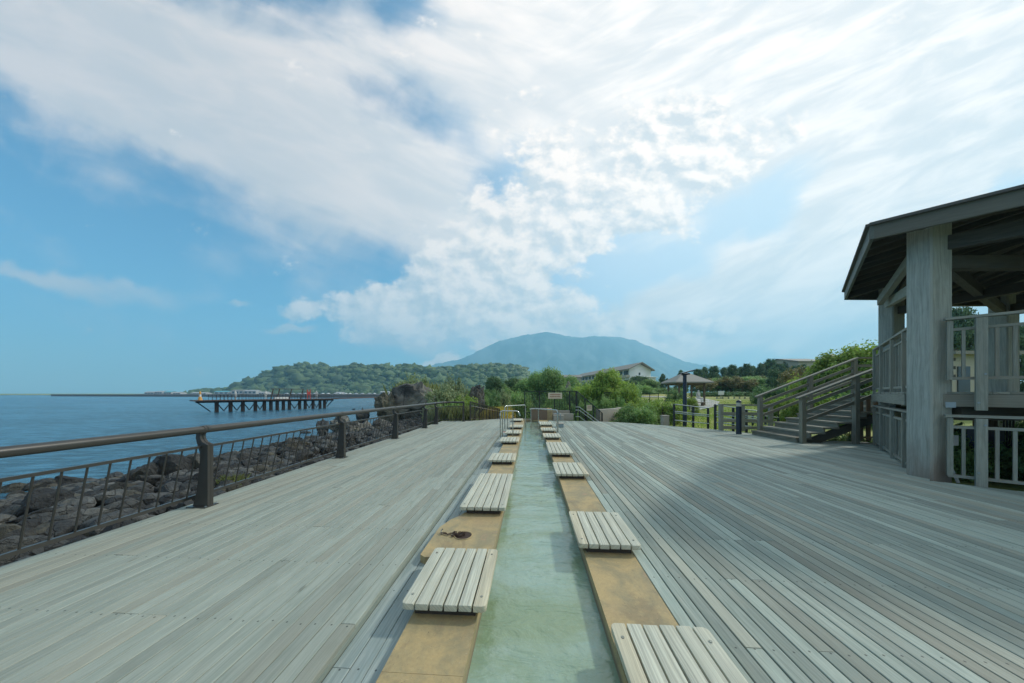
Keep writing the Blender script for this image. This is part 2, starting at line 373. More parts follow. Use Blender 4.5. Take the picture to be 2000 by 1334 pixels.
# ------------------------------------------------------------------ mesh helpers
class MB:
    def __init__(s): s.v = []; s.f = []; s.uv = []; s.r = []; s.nl = None
    def add(s, vs, fs, uvs=None, r=None, nl=None):
        b = len(s.v); s.v += [tuple(x) for x in vs]
        r = random.random() if r is None else r
        for i, f in enumerate(fs):
            s.f.append(tuple(b+k for k in f)); s.r.append(r)
            s.uv.append([uvs[k] for k in f] if uvs else [(vs[k][0]+vs[k][2], vs[k][1]) for k in f])
            if nl is not None:
                if s.nl is None: s.nl = []
                s.nl.append([nl[k] for k in f])
        return s
    def beam(s, p0, p1, w, h, up=(0, 0, 1), r=None, ch=0.0, ext=0.0):
        p0, p1 = Vector(p0), Vector(p1); d = (p1-p0); ln = d.length; d.normalize(); u = Vector(up)
        if abs(d.dot(u)) > .99: u = Vector((0, 1, 0)) if abs(d.y) < .9 else Vector((1, 0, 0))
        x = d.cross(u).normalized(); z = x.cross(d).normalized()
        p0 = p0-d*ext; p1 = p1+d*ext; ln += 2*ext
        if ch:
            pr = [(-w/2, -h/2), (w/2, -h/2), (w/2, h/2-ch), (w/2-ch, h/2), (-w/2+ch, h/2), (-w/2, h/2-ch)]
        else: pr = [(-w/2, -h/2), (w/2, -h/2), (w/2, h/2), (-w/2, h/2)]
        n = len(pr); vs, uv = [], []
        for q, t in ((p0, 0), (p1, ln)):
            for a, b in pr: vs.append(q+x*a+z*b); uv.append((t, a+b*1.01))
        fs = [(i, (i+1) % n, n+(i+1) % n, n+i) for i in range(n)] + [tuple(range(n))[::-1], tuple(range(n, 2*n))]
        return s.add(vs, [f[::-1] for f in fs], uv, r)
    def box(s, x0, x1, y0, y1, z0, z1, r=None):
        dx, dy, dz = x1-x0, y1-y0, z1-z0
        if dz >= dx and dz >= dy: return s.beam(((x0+x1)/2, (y0+y1)/2, z0), ((x0+x1)/2, (y0+y1)/2, z1), dx, dy, (0, 1, 0), r)
        if dy >= dx: return s.beam(((x0+x1)/2, y0, (z0+z1)/2), ((x0+x1)/2, y1, (z0+z1)/2), dx, dz, (0, 0, 1), r)
        return s.beam((x0, (y0+y1)/2, (z0+z1)/2), (x1, (y0+y1)/2, (z0+z1)/2), dy, dz, (0, 0, 1), r)
    def tube(s, pts, rad, n=10, caps=True):
        pts = [Vector(p) for p in pts]; b = []; vs = []; uv = []; t = 0
        for i, p in enumerate(pts):
            d = ((pts[i+1]-p).normalized() if i+1 < len(pts) else Vector((0, 0, 0))) + ((p-pts[i-1]).normalized() if i else Vector((0, 0, 0)))
            d.normalize(); u = Vector((0, 0, 1)) if abs(d.z) < .95 else Vector((0, 1, 0))
            x = d.cross(u).normalized(); z = x.cross(d)
            if i: t += (p-pts[i-1]).length
            rr = rad[i] if isinstance(rad, (list, tuple)) else rad
            for k in range(n):
                a = 2*math.pi*k/n; vs.append(p+x*math.cos(a)*rr+z*math.sin(a)*rr); uv.append((t, a*rr))
        fs = []
        for i in range(len(pts)-1):
            for k in range(n): fs.append((i*n+k, (i+1)*n+k, (i+1)*n+(k+1) % n, i*n+(k+1) % n))
        if caps: fs += [tuple(range(n)), tuple(range((len(pts)-1)*n, len(pts)*n))[::-1]]
        return s.add(vs, fs, uv)
    def prism(s, poly, z0, z1, r=None):      # plan polygon (ccw) extruded
        n = len(poly); vs = [(x, y, z0) for x, y in poly]+[(x, y, z1) for x, y in poly]
        fs = [(i, (i+1) % n, n+(i+1) % n, n+i) for i in range(n)]+[tuple(range(n))[::-1], tuple(range(n, 2*n))]
        return s.add(vs, fs, [(v[1], v[0]+v[2]) for v in vs], r)
    def extr(s, prof, a, b, r=None):         # list of 3d points moved by vector b-a
        d = Vector(b)-Vector(a); n = len(prof); vs = [Vector(p) for p in prof]+[Vector(p)+d for p in prof]
        fs = [(i, (i+1) % n, n+(i+1) % n, n+i) for i in range(n)]+[tuple(range(n))[::-1], tuple(range(n, 2*n))]
        return s.add(vs, fs, [(v.z, v.x+v.y) for v in vs], r)
    def build(s, name, mat, parent=None, smooth=False, normals=True):
        o = None
        if parent is not None: o = ORG.get(parent.name, Vector((0, 0, 0)))
        me = bpy.data.meshes.new(name)
        vs = s.v if o is None else [(x-o.x, y-o.y, z-o.z) for x, y, z in s.v]
        me.from_pydata(vs, [], s.f)
        uvl = me.uv_layers.new(name='UVMap'); uvl.data.foreach_set('uv', [c for f in s.uv for p in f for c in p[:2]])
        if s.nl is not None and len(s.nl) == len(s.f):
            ul = me.uv_layers.new(name='nail'); ul.data.foreach_set('uv', [c for f in s.nl for p in f for c in p[:2]])
        at = me.attributes.new('rnd', 'FLOAT', 'FACE'); at.data.foreach_set('value', s.r)
        if normals:
            bm = bmesh.new(); bm.from_mesh(me); bmesh.ops.recalc_face_normals(bm, faces=bm.faces); bm.to_mesh(me); bm.free()
        if smooth:
            me.polygons.foreach_set('use_smooth', [True]*len(me.polygons))
            try: me.set_sharp_from_angle(angle=R(40))
            except Exception: pass
        me.materials.append(mat); me.update()
        ob = bpy.data.objects.new(name, me); C.objects.link(ob)
        if parent is not None: ob.parent = parent; ORG[ob.name] = o
        return ob
ORG = {}
def tag(o, label=None, cat=None, group=None, kind=None):
    if label: o['label'] = label
    if cat: o['category'] = cat
    if group: o['group'] = group
    if kind: o['kind'] = kind
    return o
def thing(name, label, cat, loc=(0, 0, 0), group=None):
    o = bpy.data.objects.new(name, None); C.objects.link(o); o.location = loc; o.empty_display_size = .2
    ORG[o.name] = Vector(loc); return tag(o, label, cat, group)
def copytree(o, parent=None):
    c = o.copy(); C.objects.link(c); c.parent = parent
    for k in ('label',):
        pass
    for ch in [x for x in KIDS.get(o.name, [])]: copytree(ch, c)
    return c
KIDS = {}
def kids(root):
    KIDS[root.name] = [x for x in C.objects if x.parent == root]
    for k in KIDS[root.name]: kids(k)
def dup(root, loc, rotz, label, scale=None, group=None):
    if root.name not in KIDS: kids(root)
    c = copytree(root); c.location = loc; c.rotation_euler = (0, 0, rotz); c['label'] = label
    if scale: c.scale = scale
    if group: c['group'] = group
    return c

# ------------------------------------------------------------------ terrain, sea, far land
def sst(a, b, x):
    t = max(0.0, min(1.0, (x-a)/(b-a))); return t*t*(3-2*t)
def lerp(a, b, t): return a+(b-a)*t
SEA = -1.8
def shore_x(y):
    if y < 30: return -16.5
    return lerp(-16.5, -.47*y, sst(30, 70, y)) 
def ground_z(x, y):
    s = x-shore_x(y)
    right = sst(4.2, 7.0, x + max(0, (12-y))*.0)
    land = lerp(-1.0, lerp(-.22, 1.5, sst(14, 75, y)), right) if y > 10 else -.30
    if 10 < y < 18: land = lerp(-.45, land, sst(12, 17, y)) if x < 6 else lerp(-.30, land, sst(10, 14, y))
    if x > 9 and y < 12: land = -.28
    land += .05*noise.noise(Vector((x*.2, y*.2, 0)))
    if y > 75: land = lerp(land, .9, sst(75, 140, y))
    if y > 18 and x < -4: land = min(land, lerp(-1.0, -.7, sst(20, 60, y))) if y < 75 else land
    if y < 30:
        prof = lerp(-.85, -.70, sst(-5, -8, x)) if x > -8 else lerp(-.70, -1.95, sst(-7.5, -16.3, x))
        m = sst(-4.0, -5.2, x)
        z = lerp(land, prof, m)
        if x < -15.8: z = lerp(z, -4.0, sst(-15.8, -21, x))
        return z
    if y > 430 and x < -.47*y: s = max(s, 0)
    return lerp(-4.0, land, sst(-4, 3, s))
def grid_mesh(name, rows, mat, kind='structure', smooth=True):
    nr, nc = len(rows), len(rows[0]); v = [p for r in rows for p in r]
    f = [(i*nc+j, i*nc+j+1, (i+1)*nc+j+1, (i+1)*nc+j) for i in range(nr-1) for j in range(nc-1)]
    me = bpy.data.meshes.new(name); me.from_pydata(v, [], f)
    if smooth: me.polygons.foreach_set('use_smooth', [True]*len(f))
    me.materials.append(mat); o = bpy.data.objects.new(name, me); C.objects.link(o)
    if kind: o['kind'] = kind
    return o
rad = [0.01]+[1.2*(1.055**i) for i in range(157)]
rad = [r for r in rad if r < 4200]+[4250]
angs = [2*math.pi*k/300 for k in range(301)]
rows = []
for r_ in rad:
    row = []
    for a in angs:
        x, y = r_*math.sin(a), r_*math.cos(a)
        row.append((x, y, ground_z(x, y) if r_ > .5 else -.4))
    rows.append(row)
grid_mesh('ground', rows, m_ground)
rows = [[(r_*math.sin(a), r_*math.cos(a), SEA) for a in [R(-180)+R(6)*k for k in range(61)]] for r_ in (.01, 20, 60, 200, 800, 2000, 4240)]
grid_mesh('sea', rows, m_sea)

def interp(tab, x):
    if x <= tab[0][0]: return tab[0][1]
    for (a, b), (c, d) in zip(tab, tab[1:]):
        if x <= c: return lerp(b, d, (x-a)/(c-a))
    return tab[-1][1]
# volcano
VP = [(700, 760), (760, 730), (820, 716), (860, 709), (900, 700), (940, 683), (960, 671), (990, 661), (1020, 654), (1050, 650), (1068, 647), (1085, 650), (1105, 655), (1130, 658), (1160, 656),
      (1190, 656), (1225, 659), (1250, 668), (1290, 684), (1330, 703), (1365, 711), (1395, 713), (1430, 723), (1480, 738), (1560, 752), (1700, 764)]
rows = []
for i in range(46):
    t = i/45; d = lerp(2300, 4550, t); row = []
    for j in range(181):
        px = 640+j*6.2; base = -(interp(VP, px)-768)/600*3900
        ridge = min(1, t/.71)**1.7 if t < .71 else max(0, 1-(t-.71)*2.6)
        x, y = dirxy(px, d)
        er = noise.fractal(Vector((px*.024, t*1.6, 3)), .9, 2.1, 6)*150*(1-ridge)**.4*min(1, base/250)
        base += 16*noise.fractal(Vector((px*.06, 5, 0)), 1.0, 2.0, 4)*min(1, base/200)
        row.append((x, y, -3+max(0, (base*ridge)*d/3900*lerp(1, 3900/d, .9) + er*(1 if t < .70 else 0))))
    rows.append(row)
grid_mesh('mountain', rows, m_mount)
# wooded headland
HP = [(360, 767), (385, 758), (430, 756), (450, 752), (475, 748), (495, 738), (520, 727), (550, 716), (575, 710), (592, 707), (612, 714), (640, 714), (665, 711), (700, 712), (730, 713), (780, 715),
      (850, 716), (895, 715), (935, 711), (965, 708), (985, 706), (1008, 711), (1026, 722), (1040, 738), (1055, 752), (1090, 763), (1150, 767)]
def hill_z(px, t):
    hgt = (768-interp(HP, px))/600*610+1.5-5.0
    rise = sst(0, .62, t)**.8 if t < .62 else 1-sst(.62, 1, t)*.9
    n = noise.noise(Vector((px*.022, t*3, 1)))*5*min(1, hgt/25)
    return -1.2+max(0, hgt)*rise+n*(rise*.8)
rows = []
for i in range(26):
    t = i/25; d = lerp(500, 690, t)
    rows.append([(*dirxy(340+j*8.2, d), hill_z(340+j*8.2, t)) for j in range(101)])
m_hillg = plain('hill_earth', (.05, .075, .025), .95, 0, .3, .05)
grid_mesh('hill', rows, m_hillg)
# crowns of the forest as one mass
def ico(sub):
    bm = bmesh.new(); bmesh.ops.create_icosphere(bm, subdivisions=sub, radius=1)
    v = np.array([x.co[:] for x in bm.verts]); f = np.array([[q.index for q in p.verts] for p in bm.faces]); bm.free(); return v, f
iv, iff = ico(2)
V, Fc, RR = [], [], []
cnt = 0
for k in range(3300):
    px = random.uniform(362, 1075); t = random.random()**1.25*.72
    hz = hill_z(px, t)
    d = lerp(500, 690, t); x, y = dirxy(px, d)
    if (768-interp(HP, px)) < 4 and random.random() < .5: continue
    s = min(11, 3.0*math.exp(random.gauss(.30, .42)))*(1 if px > 460 else .55)
    sc_ = np.array([s*random.uniform(.9, 1.35), s*random.uniform(.9, 1.3), s*random.uniform(.62, .95)])
    disp = 1+.30*np.sin(iv[:, 0]*5+k)*np.sin(iv[:, 1]*6+k*2)+RNG.normal(0, .20, len(iv))
    vv = iv*disp[:, None]*sc_+np.array([x, y, hz+s*random.uniform(.05, .4)])
    V.append(vv); Fc.append(iff+cnt); cnt += len(iv); b_ = random.random()
    RR += list(np.clip(b_*.75+RNG.random(len(iff))*.35, 0, 1))
me = bpy.data.meshes.new('forest'); V = np.concatenate(V); Fc = np.concatenate(Fc)
me.vertices.add(len(V)); me.vertices.foreach_set('co', V.ravel()); me.loops.add(len(Fc)*3); me.polygons.add(len(Fc))
me.loops.foreach_set('vertex_index', Fc.ravel()); me.polygons.foreach_set('loop_start', np.arange(0, len(Fc)*3, 3)); me.polygons.foreach_set('loop_total', np.full(len(Fc), 3))
me.update(); me.validate()
a_ = me.attributes.new('rnd', 'FLOAT', 'FACE'); a_.data.foreach_set('value', RR[:len(me.polygons)]); me.materials.append(m_forest)
fo = bpy.data.objects.new('forest', me); C.objects.link(fo)
tag(fo, 'dense green forest covering the headland behind the harbour', 'forest', kind='stuff')

# ------------------------------------------------------------------ the deck
def scan(poly, x):
    ys = []
    n = len(poly)
    for i in range(n):
        (x0, y0), (x1, y1) = poly[i], poly[(i+1) % n]
        if (x0 <= x < x1) or (x1 <= x < x0): ys.append(y0+(x-x0)*(y1-y0)/(x1-x0))
    return sorted(ys)
JO = .67
def planks(poly, x0, x1, pitch, gap, z1, thick, seed, jy0):
    rg = random.Random(seed); mb = MB(); x = x0; i = 0
    while x+pitch <= x1+.02:
        xa, xb = x+gap/2, x+pitch-gap/2; xm = (xa+xb)/2
        ya, yb, ym = scan(poly, xa), scan(poly, xb), scan(poly, xm)
        if len(ya) != len(ym): ya = ym
        if len(yb) != len(ym): yb = ym
        if len(ym) >= 2:
            for q in range(0, len(ym), 2):
                lo0, hi0, lo1, hi1 = ya[q], ya[q+1], yb[q], yb[q+1]
                lo, hi = min(lo0, lo1), max(hi0, hi1)
                cuts = [lo]; k = math.ceil((lo+.6-jy0)/JO) + (i*2) % 5; k += (3 if i % 3 == 1 else 0)
                while jy0+k*JO < hi-.5:
                    cuts.append(jy0+k*JO); k += rg.choice((5, 6, 6, 7))
                cuts.append(hi)
                for c in range(len(cuts)-1):
                    y0a = y0b = cuts[c]+.0015; y1a = y1b = cuts[c+1]-.0015
                    if c == 0: y0a, y0b = lo0, lo1
                    if c == len(cuts)-2: y1a, y1b = hi0, hi1
                    dz = rg.uniform(-.0015, .0015); r = rg.random(); cz = .0035; cx = .0035
                    zt = z1+dz; zb = zt-thick
                    pr = [(xa, zb), (xb, zb), (xb, zt-cz), (xb-cx, zt), (xa+cx, zt), (xa, zt-cz)]
                    vs, uv, nl = [], [], []
                    for e in (0, 1):
                        for (px_, pz_) in pr:
                            f = (px_-xa)/(xb-xa); yv = lerp(y0a, y0b, f) if e == 0 else lerp(y1a, y1b, f)
                            vs.append((px_, yv, pz_)); uv.append((yv, px_-xm+pz_)); nl.append((px_-xm, yv-jy0))
                    fs = [(j, (j+1) % 6, 6+(j+1) % 6, 6+j) for j in range(1, 6)]+[(0, 1, 2, 3, 4, 5)[::-1], (6, 7, 8, 9, 10, 11)]
                    mb.add(vs, fs, uv, r, nl)
        x += pitch; i += 1
    return mb
DL = [(-4.42, -4), (-1.10, -4), (-1.10, 11.8), (-.80, 11.95), (-.78, 17.45), (-1.8, 17.35), (-3.15, 15.95), (-4.62, 15.75), (-4.42, 3.0)]
DR = [(.925, -4), (12.0, -4), (12.0, .98), (7.30, 4.93), (6.60, 5.52), (7.25, 6.0), (9.95, 9.15), (9.95, 9.75), (8.9, 10.0), (8.2, 10.9), (7.78, 11.9), (7.42, 12.7),
      (6.9, 13.3), (6.04, 14.15), (5.2, 15.0), (4.2, 15.75), (3.2, 16.1), (1.96, 16.3), (.88, 16.6)]
dk = planks(DL, -4.726, -.78, .098, .005, 0, .032, 3, 1.864).build('deck', m_deck); dk['kind'] = 'structure'
dk2 = planks(DR, .925, 12.0, .098, .0075, 0, .032, 5, 1.83).build('deck', m_deckr); dk2['kind'] = 'structure'
ST = [(-1.097, -4), (-.785, -4), (-.785, 2.62), (-1.0, 2.70), (-1.0, 3.22), (-.93, 3.42), (-.80, 3.55), (-.80, 11.78), (-1.097, 11.78)]
stp = planks(ST, -1.095, -.78, .1035, .004, -.062, .03, 9, 2.3).build('deck', m_strip); stp['kind'] = 'structure'
# structure under the boards (joists / dark void) and edge beams
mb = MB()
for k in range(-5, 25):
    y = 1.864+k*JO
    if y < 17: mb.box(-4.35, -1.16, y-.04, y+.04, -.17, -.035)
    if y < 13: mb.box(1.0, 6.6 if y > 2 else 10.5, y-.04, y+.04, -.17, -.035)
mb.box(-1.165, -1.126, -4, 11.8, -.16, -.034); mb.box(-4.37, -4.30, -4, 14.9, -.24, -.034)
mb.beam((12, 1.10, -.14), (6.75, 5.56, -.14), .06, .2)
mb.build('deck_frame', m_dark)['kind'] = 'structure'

mb = MB(); mb.box(-1.125, -1.1015, -4, 11.8, -.16, -.0335); mb.build('deck_fascia', m_deckr)['kind'] = 'structure'
# ------------------------------------------------------------------ foot bath: tub, kerbs, water
bath = thing('foot_bath', 'long straight foot bath channel with golden stone kerbs set into the wooden deck', 'foot bath', (0, 0, 0))
def kerb(poly, y0, y1, joints, name):
    mb = MB()
    cuts = [y0]+[j for j in joints if y0 < j < y1]+[y1]
    for a, b in zip(cuts, cuts[1:]): mb.box(poly[0], poly[1], a+.0015, b-.0015, -.35, 0.0)
    return mb
mb = MB(); cuts = [-4, -2.3, -.4, 1.55, 2.66]
for a, b in zip(cuts, cuts[1:]): mb.box(-.775, -.345, a+.001, b-.001, -.35, .004)
mb.prism([(-.345, 2.662), (-.345, 3.70), (-.795, 3.70), (-.835, 3.60), (-.92, 3.46), (-.985, 3.26), (-.99, 2.86), (-.99, 2.70), (-.94, 2.662)], -.35, .004)
cuts = [3.702, 5.2, 7.0, 8.9, 10.8, 12.7, 14.6, 16.9]
for a, b in zip(cuts, cuts[1:]): mb.box(-.785, -.345, a+.001, b-.001, -.35, .004)
kl = mb.build('left_kerb', m_stone, bath); kl.name = 'stone_kerb'
mb = MB(); cuts = [-4, -2.1, -.2, 1.9, 4.1, 6.2, 8.3]
for a, b in zip(cuts, cuts[1:]): mb.box(.48, .918, a+.001, b-.001, -.35, .004)
mb.prism([(.48, 8.302), (.918, 8.302), (.87, 16.5), (.41, 16.5)], -.35, .004)
mb.build('stone_kerb', m_stone, bath)
mb = MB(); mb.prism([(-.345, 16.9), (-.60, 16.9), (-.60, 17.5), (1.3, 17.3), (1.3, 16.5), (.41, 16.5), (.2, 16.75), (-.1, 16.9)], -.35, .006)
mb.build('end_slab', m_stone, bath)
mb = MB(); mb.box(-.35, .49, -4, 17, -.55, -.52); mb.build('tub_floor', m_tub, bath)
bw = MB(); bw.add([(-.36, -4, -.105), (.49, -4, -.105), (.49, 8.4, -.105), (.42, 16.8, -.105), (-.36, 16.95, -.105)], [(0, 1, 2, 3, 4)])
w_ = bw.build('spring_water', m_bath); tag(w_, None, None, kind='structure')

# chain, hole and ring in the stone block
hx, hy = G(905, 1047); hr = .088
t = thing('drain_ring', 'round metal drain rim recessed in the wide kerb stone, with the chain hanging in it', 'drain', (hx, hy, .005))
mb = MB(); ring = [(hx+hr*math.cos(a), hy+hr*math.sin(a), .006) for a in [2*math.pi*k/28 for k in range(29)]]
mb.tube(ring, .006, 6, False); mb.build('rim', m_stone, t, True)
mb = MB(); mb.add([(hx+(hr-.005)*math.cos(2*math.pi*k/28), hy+(hr-.005)*math.sin(2*math.pi*k/28), .0065) for k in range(28)], [tuple(range(28))]); mb.build('well', m_rustd, t)
t = thing('chain', 'rusty iron chain with a bright hook lying on the wide kerb stone', 'chain', (hx, hy, .01))
mb = MB(); random.seed(5)
path = [(hx-.235+.014*k, hy+.006+.014*math.sin(k*.9), .018) for k in range(14)]+[(hx-.05+.055*math.cos(a*.9), hy+.04*math.sin(a*1.3), .015+.004*(a % 3)) for a in [.6*k for k in range(22)]]
for k, (x, y, z) in enumerate(path):
    a = random.uniform(0, 3.1); ux, uy = math.cos(a), math.sin(a); tilt = .5 if k % 2 else .0
    pts = []
    for j in range(9):
        b = 2*math.pi*j/8; l_, w2 = .016*math.cos(b), .009*math.sin(b)
        pts.append((x+ux*l_-uy*w2*(1-tilt), y+uy*l_+ux*w2*(1-tilt), z+w2*tilt))
    mb.tube(pts, .0032, 5, False)
mb.build('links', m_rustd, t, True)
mb = MB(); mb.tube([(hx-.235, hy+.01, .02), (hx-.238, hy+.03, .035), (hx-.232, hy+.05, .045), (hx-.226, hy+.055, .03)], .004, 6); mb.build('hook', m_steel, t, True)
random.seed(7)

# ------------------------------------------------------------------ seats
def seat_proto(length, x, y, label):
    t = thing('slatted_seat', label, 'seat', (x, y, 0), 'slatted wooden seats along the foot bath')
    n, pitch, w, th = 6, .0935, .083, .042
    bm = bmesh.new()
    rl = bm.faces.layers.float.new('rnd') if hasattr(bm.faces.layers, 'float') else None
    vals = []
    for k in range(n):
        cx = (k-(n-1)/2)*pitch; dy = random.uniform(-.004, .004); g = bmesh.new()
        x0, x1, y0, y1 = cx-w/2, cx+w/2, -length/2+dy, length/2+dy
        cr = .030
        if k == 0: pl = [(x0+cr, y0), (x1, y0), (x1, y1), (x0+cr, y1)]+[(x0+cr-cr*math.sin(a), y1-cr+cr*math.cos(a)) for a in (R(30), R(60), R(90))]+[(x0+cr-cr*math.cos(a), y0+cr-cr*math.sin(a)) for a in (0, R(30), R(60))]
        elif k == n-1: pl = [(x0, y0), (x1-cr, y0)]+[(x1-cr+cr*math.sin(a), y0+cr-cr*math.cos(a)) for a in (R(30), R(60), R(90))]+[(x1-cr+cr*math.cos(a), y1-cr+cr*math.sin(a)) for a in (0, R(30), R(60))]+[(x1-cr, y1), (x0, y1)]
        else: pl = [(x0, y0), (x1, y0), (x1, y1), (x0, y1)]
        dz = random.uniform(-.0015, .0015)
        a = [g.verts.new((p[0], p[1], .058+dz)) for p in pl]; b = [g.verts.new((p[0], p[1], .058+th+dz)) for p in pl]; m_ = len(pl)
        for i in range(m_): g.faces.new((a[i], a[(i+1) % m_], b[(i+1) % m_], b[i]))
        g.faces.new(a[::-1]); g.faces.new(b)
        bmesh.ops.bevel(g, geom=[e for e in g.edges], offset=.006, segments=2, affect='EDGES', profile=.6)
        tmp = bpy.data.meshes.new('tmp'); g.to_mesh(tmp); g.free()
        nb = len(bm.faces); bm.from_mesh(tmp); bpy.data.meshes.remove(tmp)
        vals += [random.random()]*(len(bm.faces)-nb)
    me = bpy.data.meshes.new('slatted_top'); bmesh.ops.recalc_face_normals(bm, faces=bm.faces)
    if rl:
        bm.faces.layers.float.remove(rl)
    bm.to_mesh(me); bm.free()
    at = me.attributes.new('rnd', 'FLOAT', 'FACE'); at.data.foreach_set('value', vals)
    ul = me.uv_layers.new(name='UVMap')
    for p in me.polygons:
        for li in p.loop_indices:
            co = me.vertices[me.loops[li].vertex_index].co; ul.data[li].uv = (co.y, co.x+co.z*1.01)
    me.polygons.foreach_set('use_smooth', [True]*len(me.polygons)); me.set_sharp_from_angle(angle=R(50))
    me.materials.append(m_seat); ob = bpy.data.objects.new('slatted_top', me); C.objects.link(ob); ob.parent = t
    mb = MB(); mb.box(x-.20, x+.20, y-length/2+.05, y+length/2-.05, .004, .0575)
    mb.build('support', m_under, t)
    for sx in (-1, 1):
        for sy in (-1, 1):
            mb = MB(); cxx, cyy = x+sx*pitch*2.5, y+sy*(length/2-.10)
            mb.tube([(cxx, cyy, .0995), (cxx, cyy, .1035)], .009, 12); mb.build('screw_cap', m_grey, t)
    return t
LS = [(-.56, 2.29, .72, 'slatted wooden seat nearest the camera on the left kerb, in front of the rusty chain'),
      (-.575, 4.38, 1.54, 'long slatted wooden seat on the left kerb just beyond the rusty chain'),
      (-.595, 6.55, .74, 'slatted wooden seat on the left kerb, next beyond the long seat'),
      (-.625, 9.05, .84, 'slatted wooden seat on the left kerb just before the first steel handrail'),
      (-.615, 10.85, .84, 'slatted wooden seat on the left kerb at the foot of the nearer steel handrail'),
      (-.60, 12.75, .84, 'slatted wooden seat on the left kerb between the two steel handrails'),
      (-.70, 15.9, 1.1, 'farthest slatted wooden seat on the left kerb, under the taller steel handrail')]
RS = [(.74, 1.42, .84, 'slatted wooden seat nearest the camera on the right kerb, one outer slat bleached'),
      (.705, 3.17, .77, 'second slatted wooden seat on the right kerb, across the water from the chain'),
      (.695, 5.63, .86, 'third slatted wooden seat on the right kerb, beyond the widest stretch of bare stone'),
      (.685, 7.78, 1.56, 'long slatted wooden seat on the right kerb before the far short ones'),
      (.665, 10.0, .84, 'slatted wooden seat on the right kerb just beyond the long one'),
      (.645, 11.7, .84, 'slatted wooden seat on the right kerb in front of the right steel handrail'),
      (.66, 14.05, 1.4, 'farthest slatted wooden seat on the right kerb, under the right steel handrail')]
protos = {}
for x, y, ln, lb in LS+RS:
    key = 'long' if ln > 1.2 else 'short'
    if key not in protos: protos[key] = (seat_proto(1.54 if key == 'long' else .78, x, y, lb), 1.54 if key == 'long' else .78); o = protos[key][0]
    else: o = dup(protos[key][0], (x, y, 0), math.pi*(random.random() < .5), lb)
    o.scale = (1, ln/protos[key][1], 1)

# steel handrails over the bath
def bend(pts, rad_=.06, n=4):
    out = [Vector(pts[0])]
    for a, b, c in zip(pts, pts[1:], pts[2:]):
        a, b, c = Vector(a), Vector(b), Vector(c); u = (a-b).normalized(); v = (c-b).normalized()
        p0, p1 = b+u*rad_, b+v*rad_
        for k in range(n+1):
            s_ = k/n; out.append(p0*(1-s_)**2+b*2*s_*(1-s_)+p1*s_*s_)
    out.append(Vector(pts[-1])); return out
def handrail(label, top, legs):
    t = thing('steel_handrail', label, 'handrail', (top[0][0], top[0][1], 0), 'stainless handrails over the foot bath')
    mb = MB(); mb.tube(bend(top, .09, 5), .021, 10); mb.build('top_bar', m_steel, t, True)
    for p, z1 in legs:
        mb = MB(); mb.tube([(p[0], p[1], -.0), (p[0], p[1], z1-.008)], .018, 10); mb.build('post', m_steel, t, True)
    return t
Aa = G(979, 852); Ab = (-.62, 10.32); 
handrail('nearer stainless handrail with three legs over the left kerb of the foot bath',
         [(-1.02, 10.15, .70), (-1.02, 10.2, .86), (-.42, 10.2, .86), (-.36, 10.2, .70)], [((-1.02, 10.2), .72), ((-.60, 10.2), .86), ((-.955, 10.26), .84)])
handrail('taller stainless handrail farther back over the left kerb of the foot bath',
         [(-1.05, 12.3, -.02), (-1.05, 12.3, .93), (-.24, 13.6, .93), (-.24, 13.6, -.30)], [((-.95, 12.42), .92)])
handrail('stainless handrail over the right kerb of the foot bath beside the far seats',
         [(-.05, 12.6, .80), (.20, 12.6, .82), (.98, 11.5, .82), (.98, 11.5, -.02)], [((.30, 12.5), .81), ((1.03, 11.75), .80), ((-.0, 12.6), .81)])

# tub block, bench, pipes at the far end
t = thing('stone_block', 'large brown tiled stone block at the far end of the foot bath', 'block', (.5, 17.1, 0))
mb = MB(); mb.box(-.02, .88, 16.75, 17.7, 0.002, .60); mb.build('body', m_tub, t)
mb = MB(); mb.box(.884, 1.16, 16.73, 17.7, 0.002, .60); mb.build('side_slab', m_stone, t)
t = thing('drinking_basin', 'low stone basin with a bent grey pipe beside the large brown block', 'basin', (1.5, 16.6, 0))
mb = MB(); mb.box(1.2, 1.75, 16.35, 16.75, 0.002, .28); mb.box(1.2, 2.3, 16.8, 17.0, 0.002, .34); mb.build('body', m_conc, t)
mb = MB(); mb.tube(bend([(1.2, 16.32, .36), (1.55, 16.32, .36), (1.55, 16.32, .08)], .05), .03, 8); mb.build('pipe', m_galv, t, True)
t = thing('junction_box', 'small dark grey box on the deck beside the farthest right seat', 'box', (1.2, 13.2, 0))
mb = MB(); mb.box(1.10, 1.38, 13.1, 13.5, .002, .15); mb.build('body', m_galv, t)
mb = MB(); mb.box(1.08, 1.40, 13.08, 13.52, .1505, .17); mb.build('lid', m_conc, t)

# ------------------------------------------------------------------ seaside railing
def rail_x(y): return -4.19-.022*(y-3.8)
rl = thing('seaside_railing', 'long bronze painted metal railing along the sea side of the deck', 'railing', (rail_x(3.8), 3.8, 0))
posts_y = [-2.1, .80, 3.70, 6.66, 9.55, 12.5, 14.1]
cx_, cy_ = -4.44, 15.45
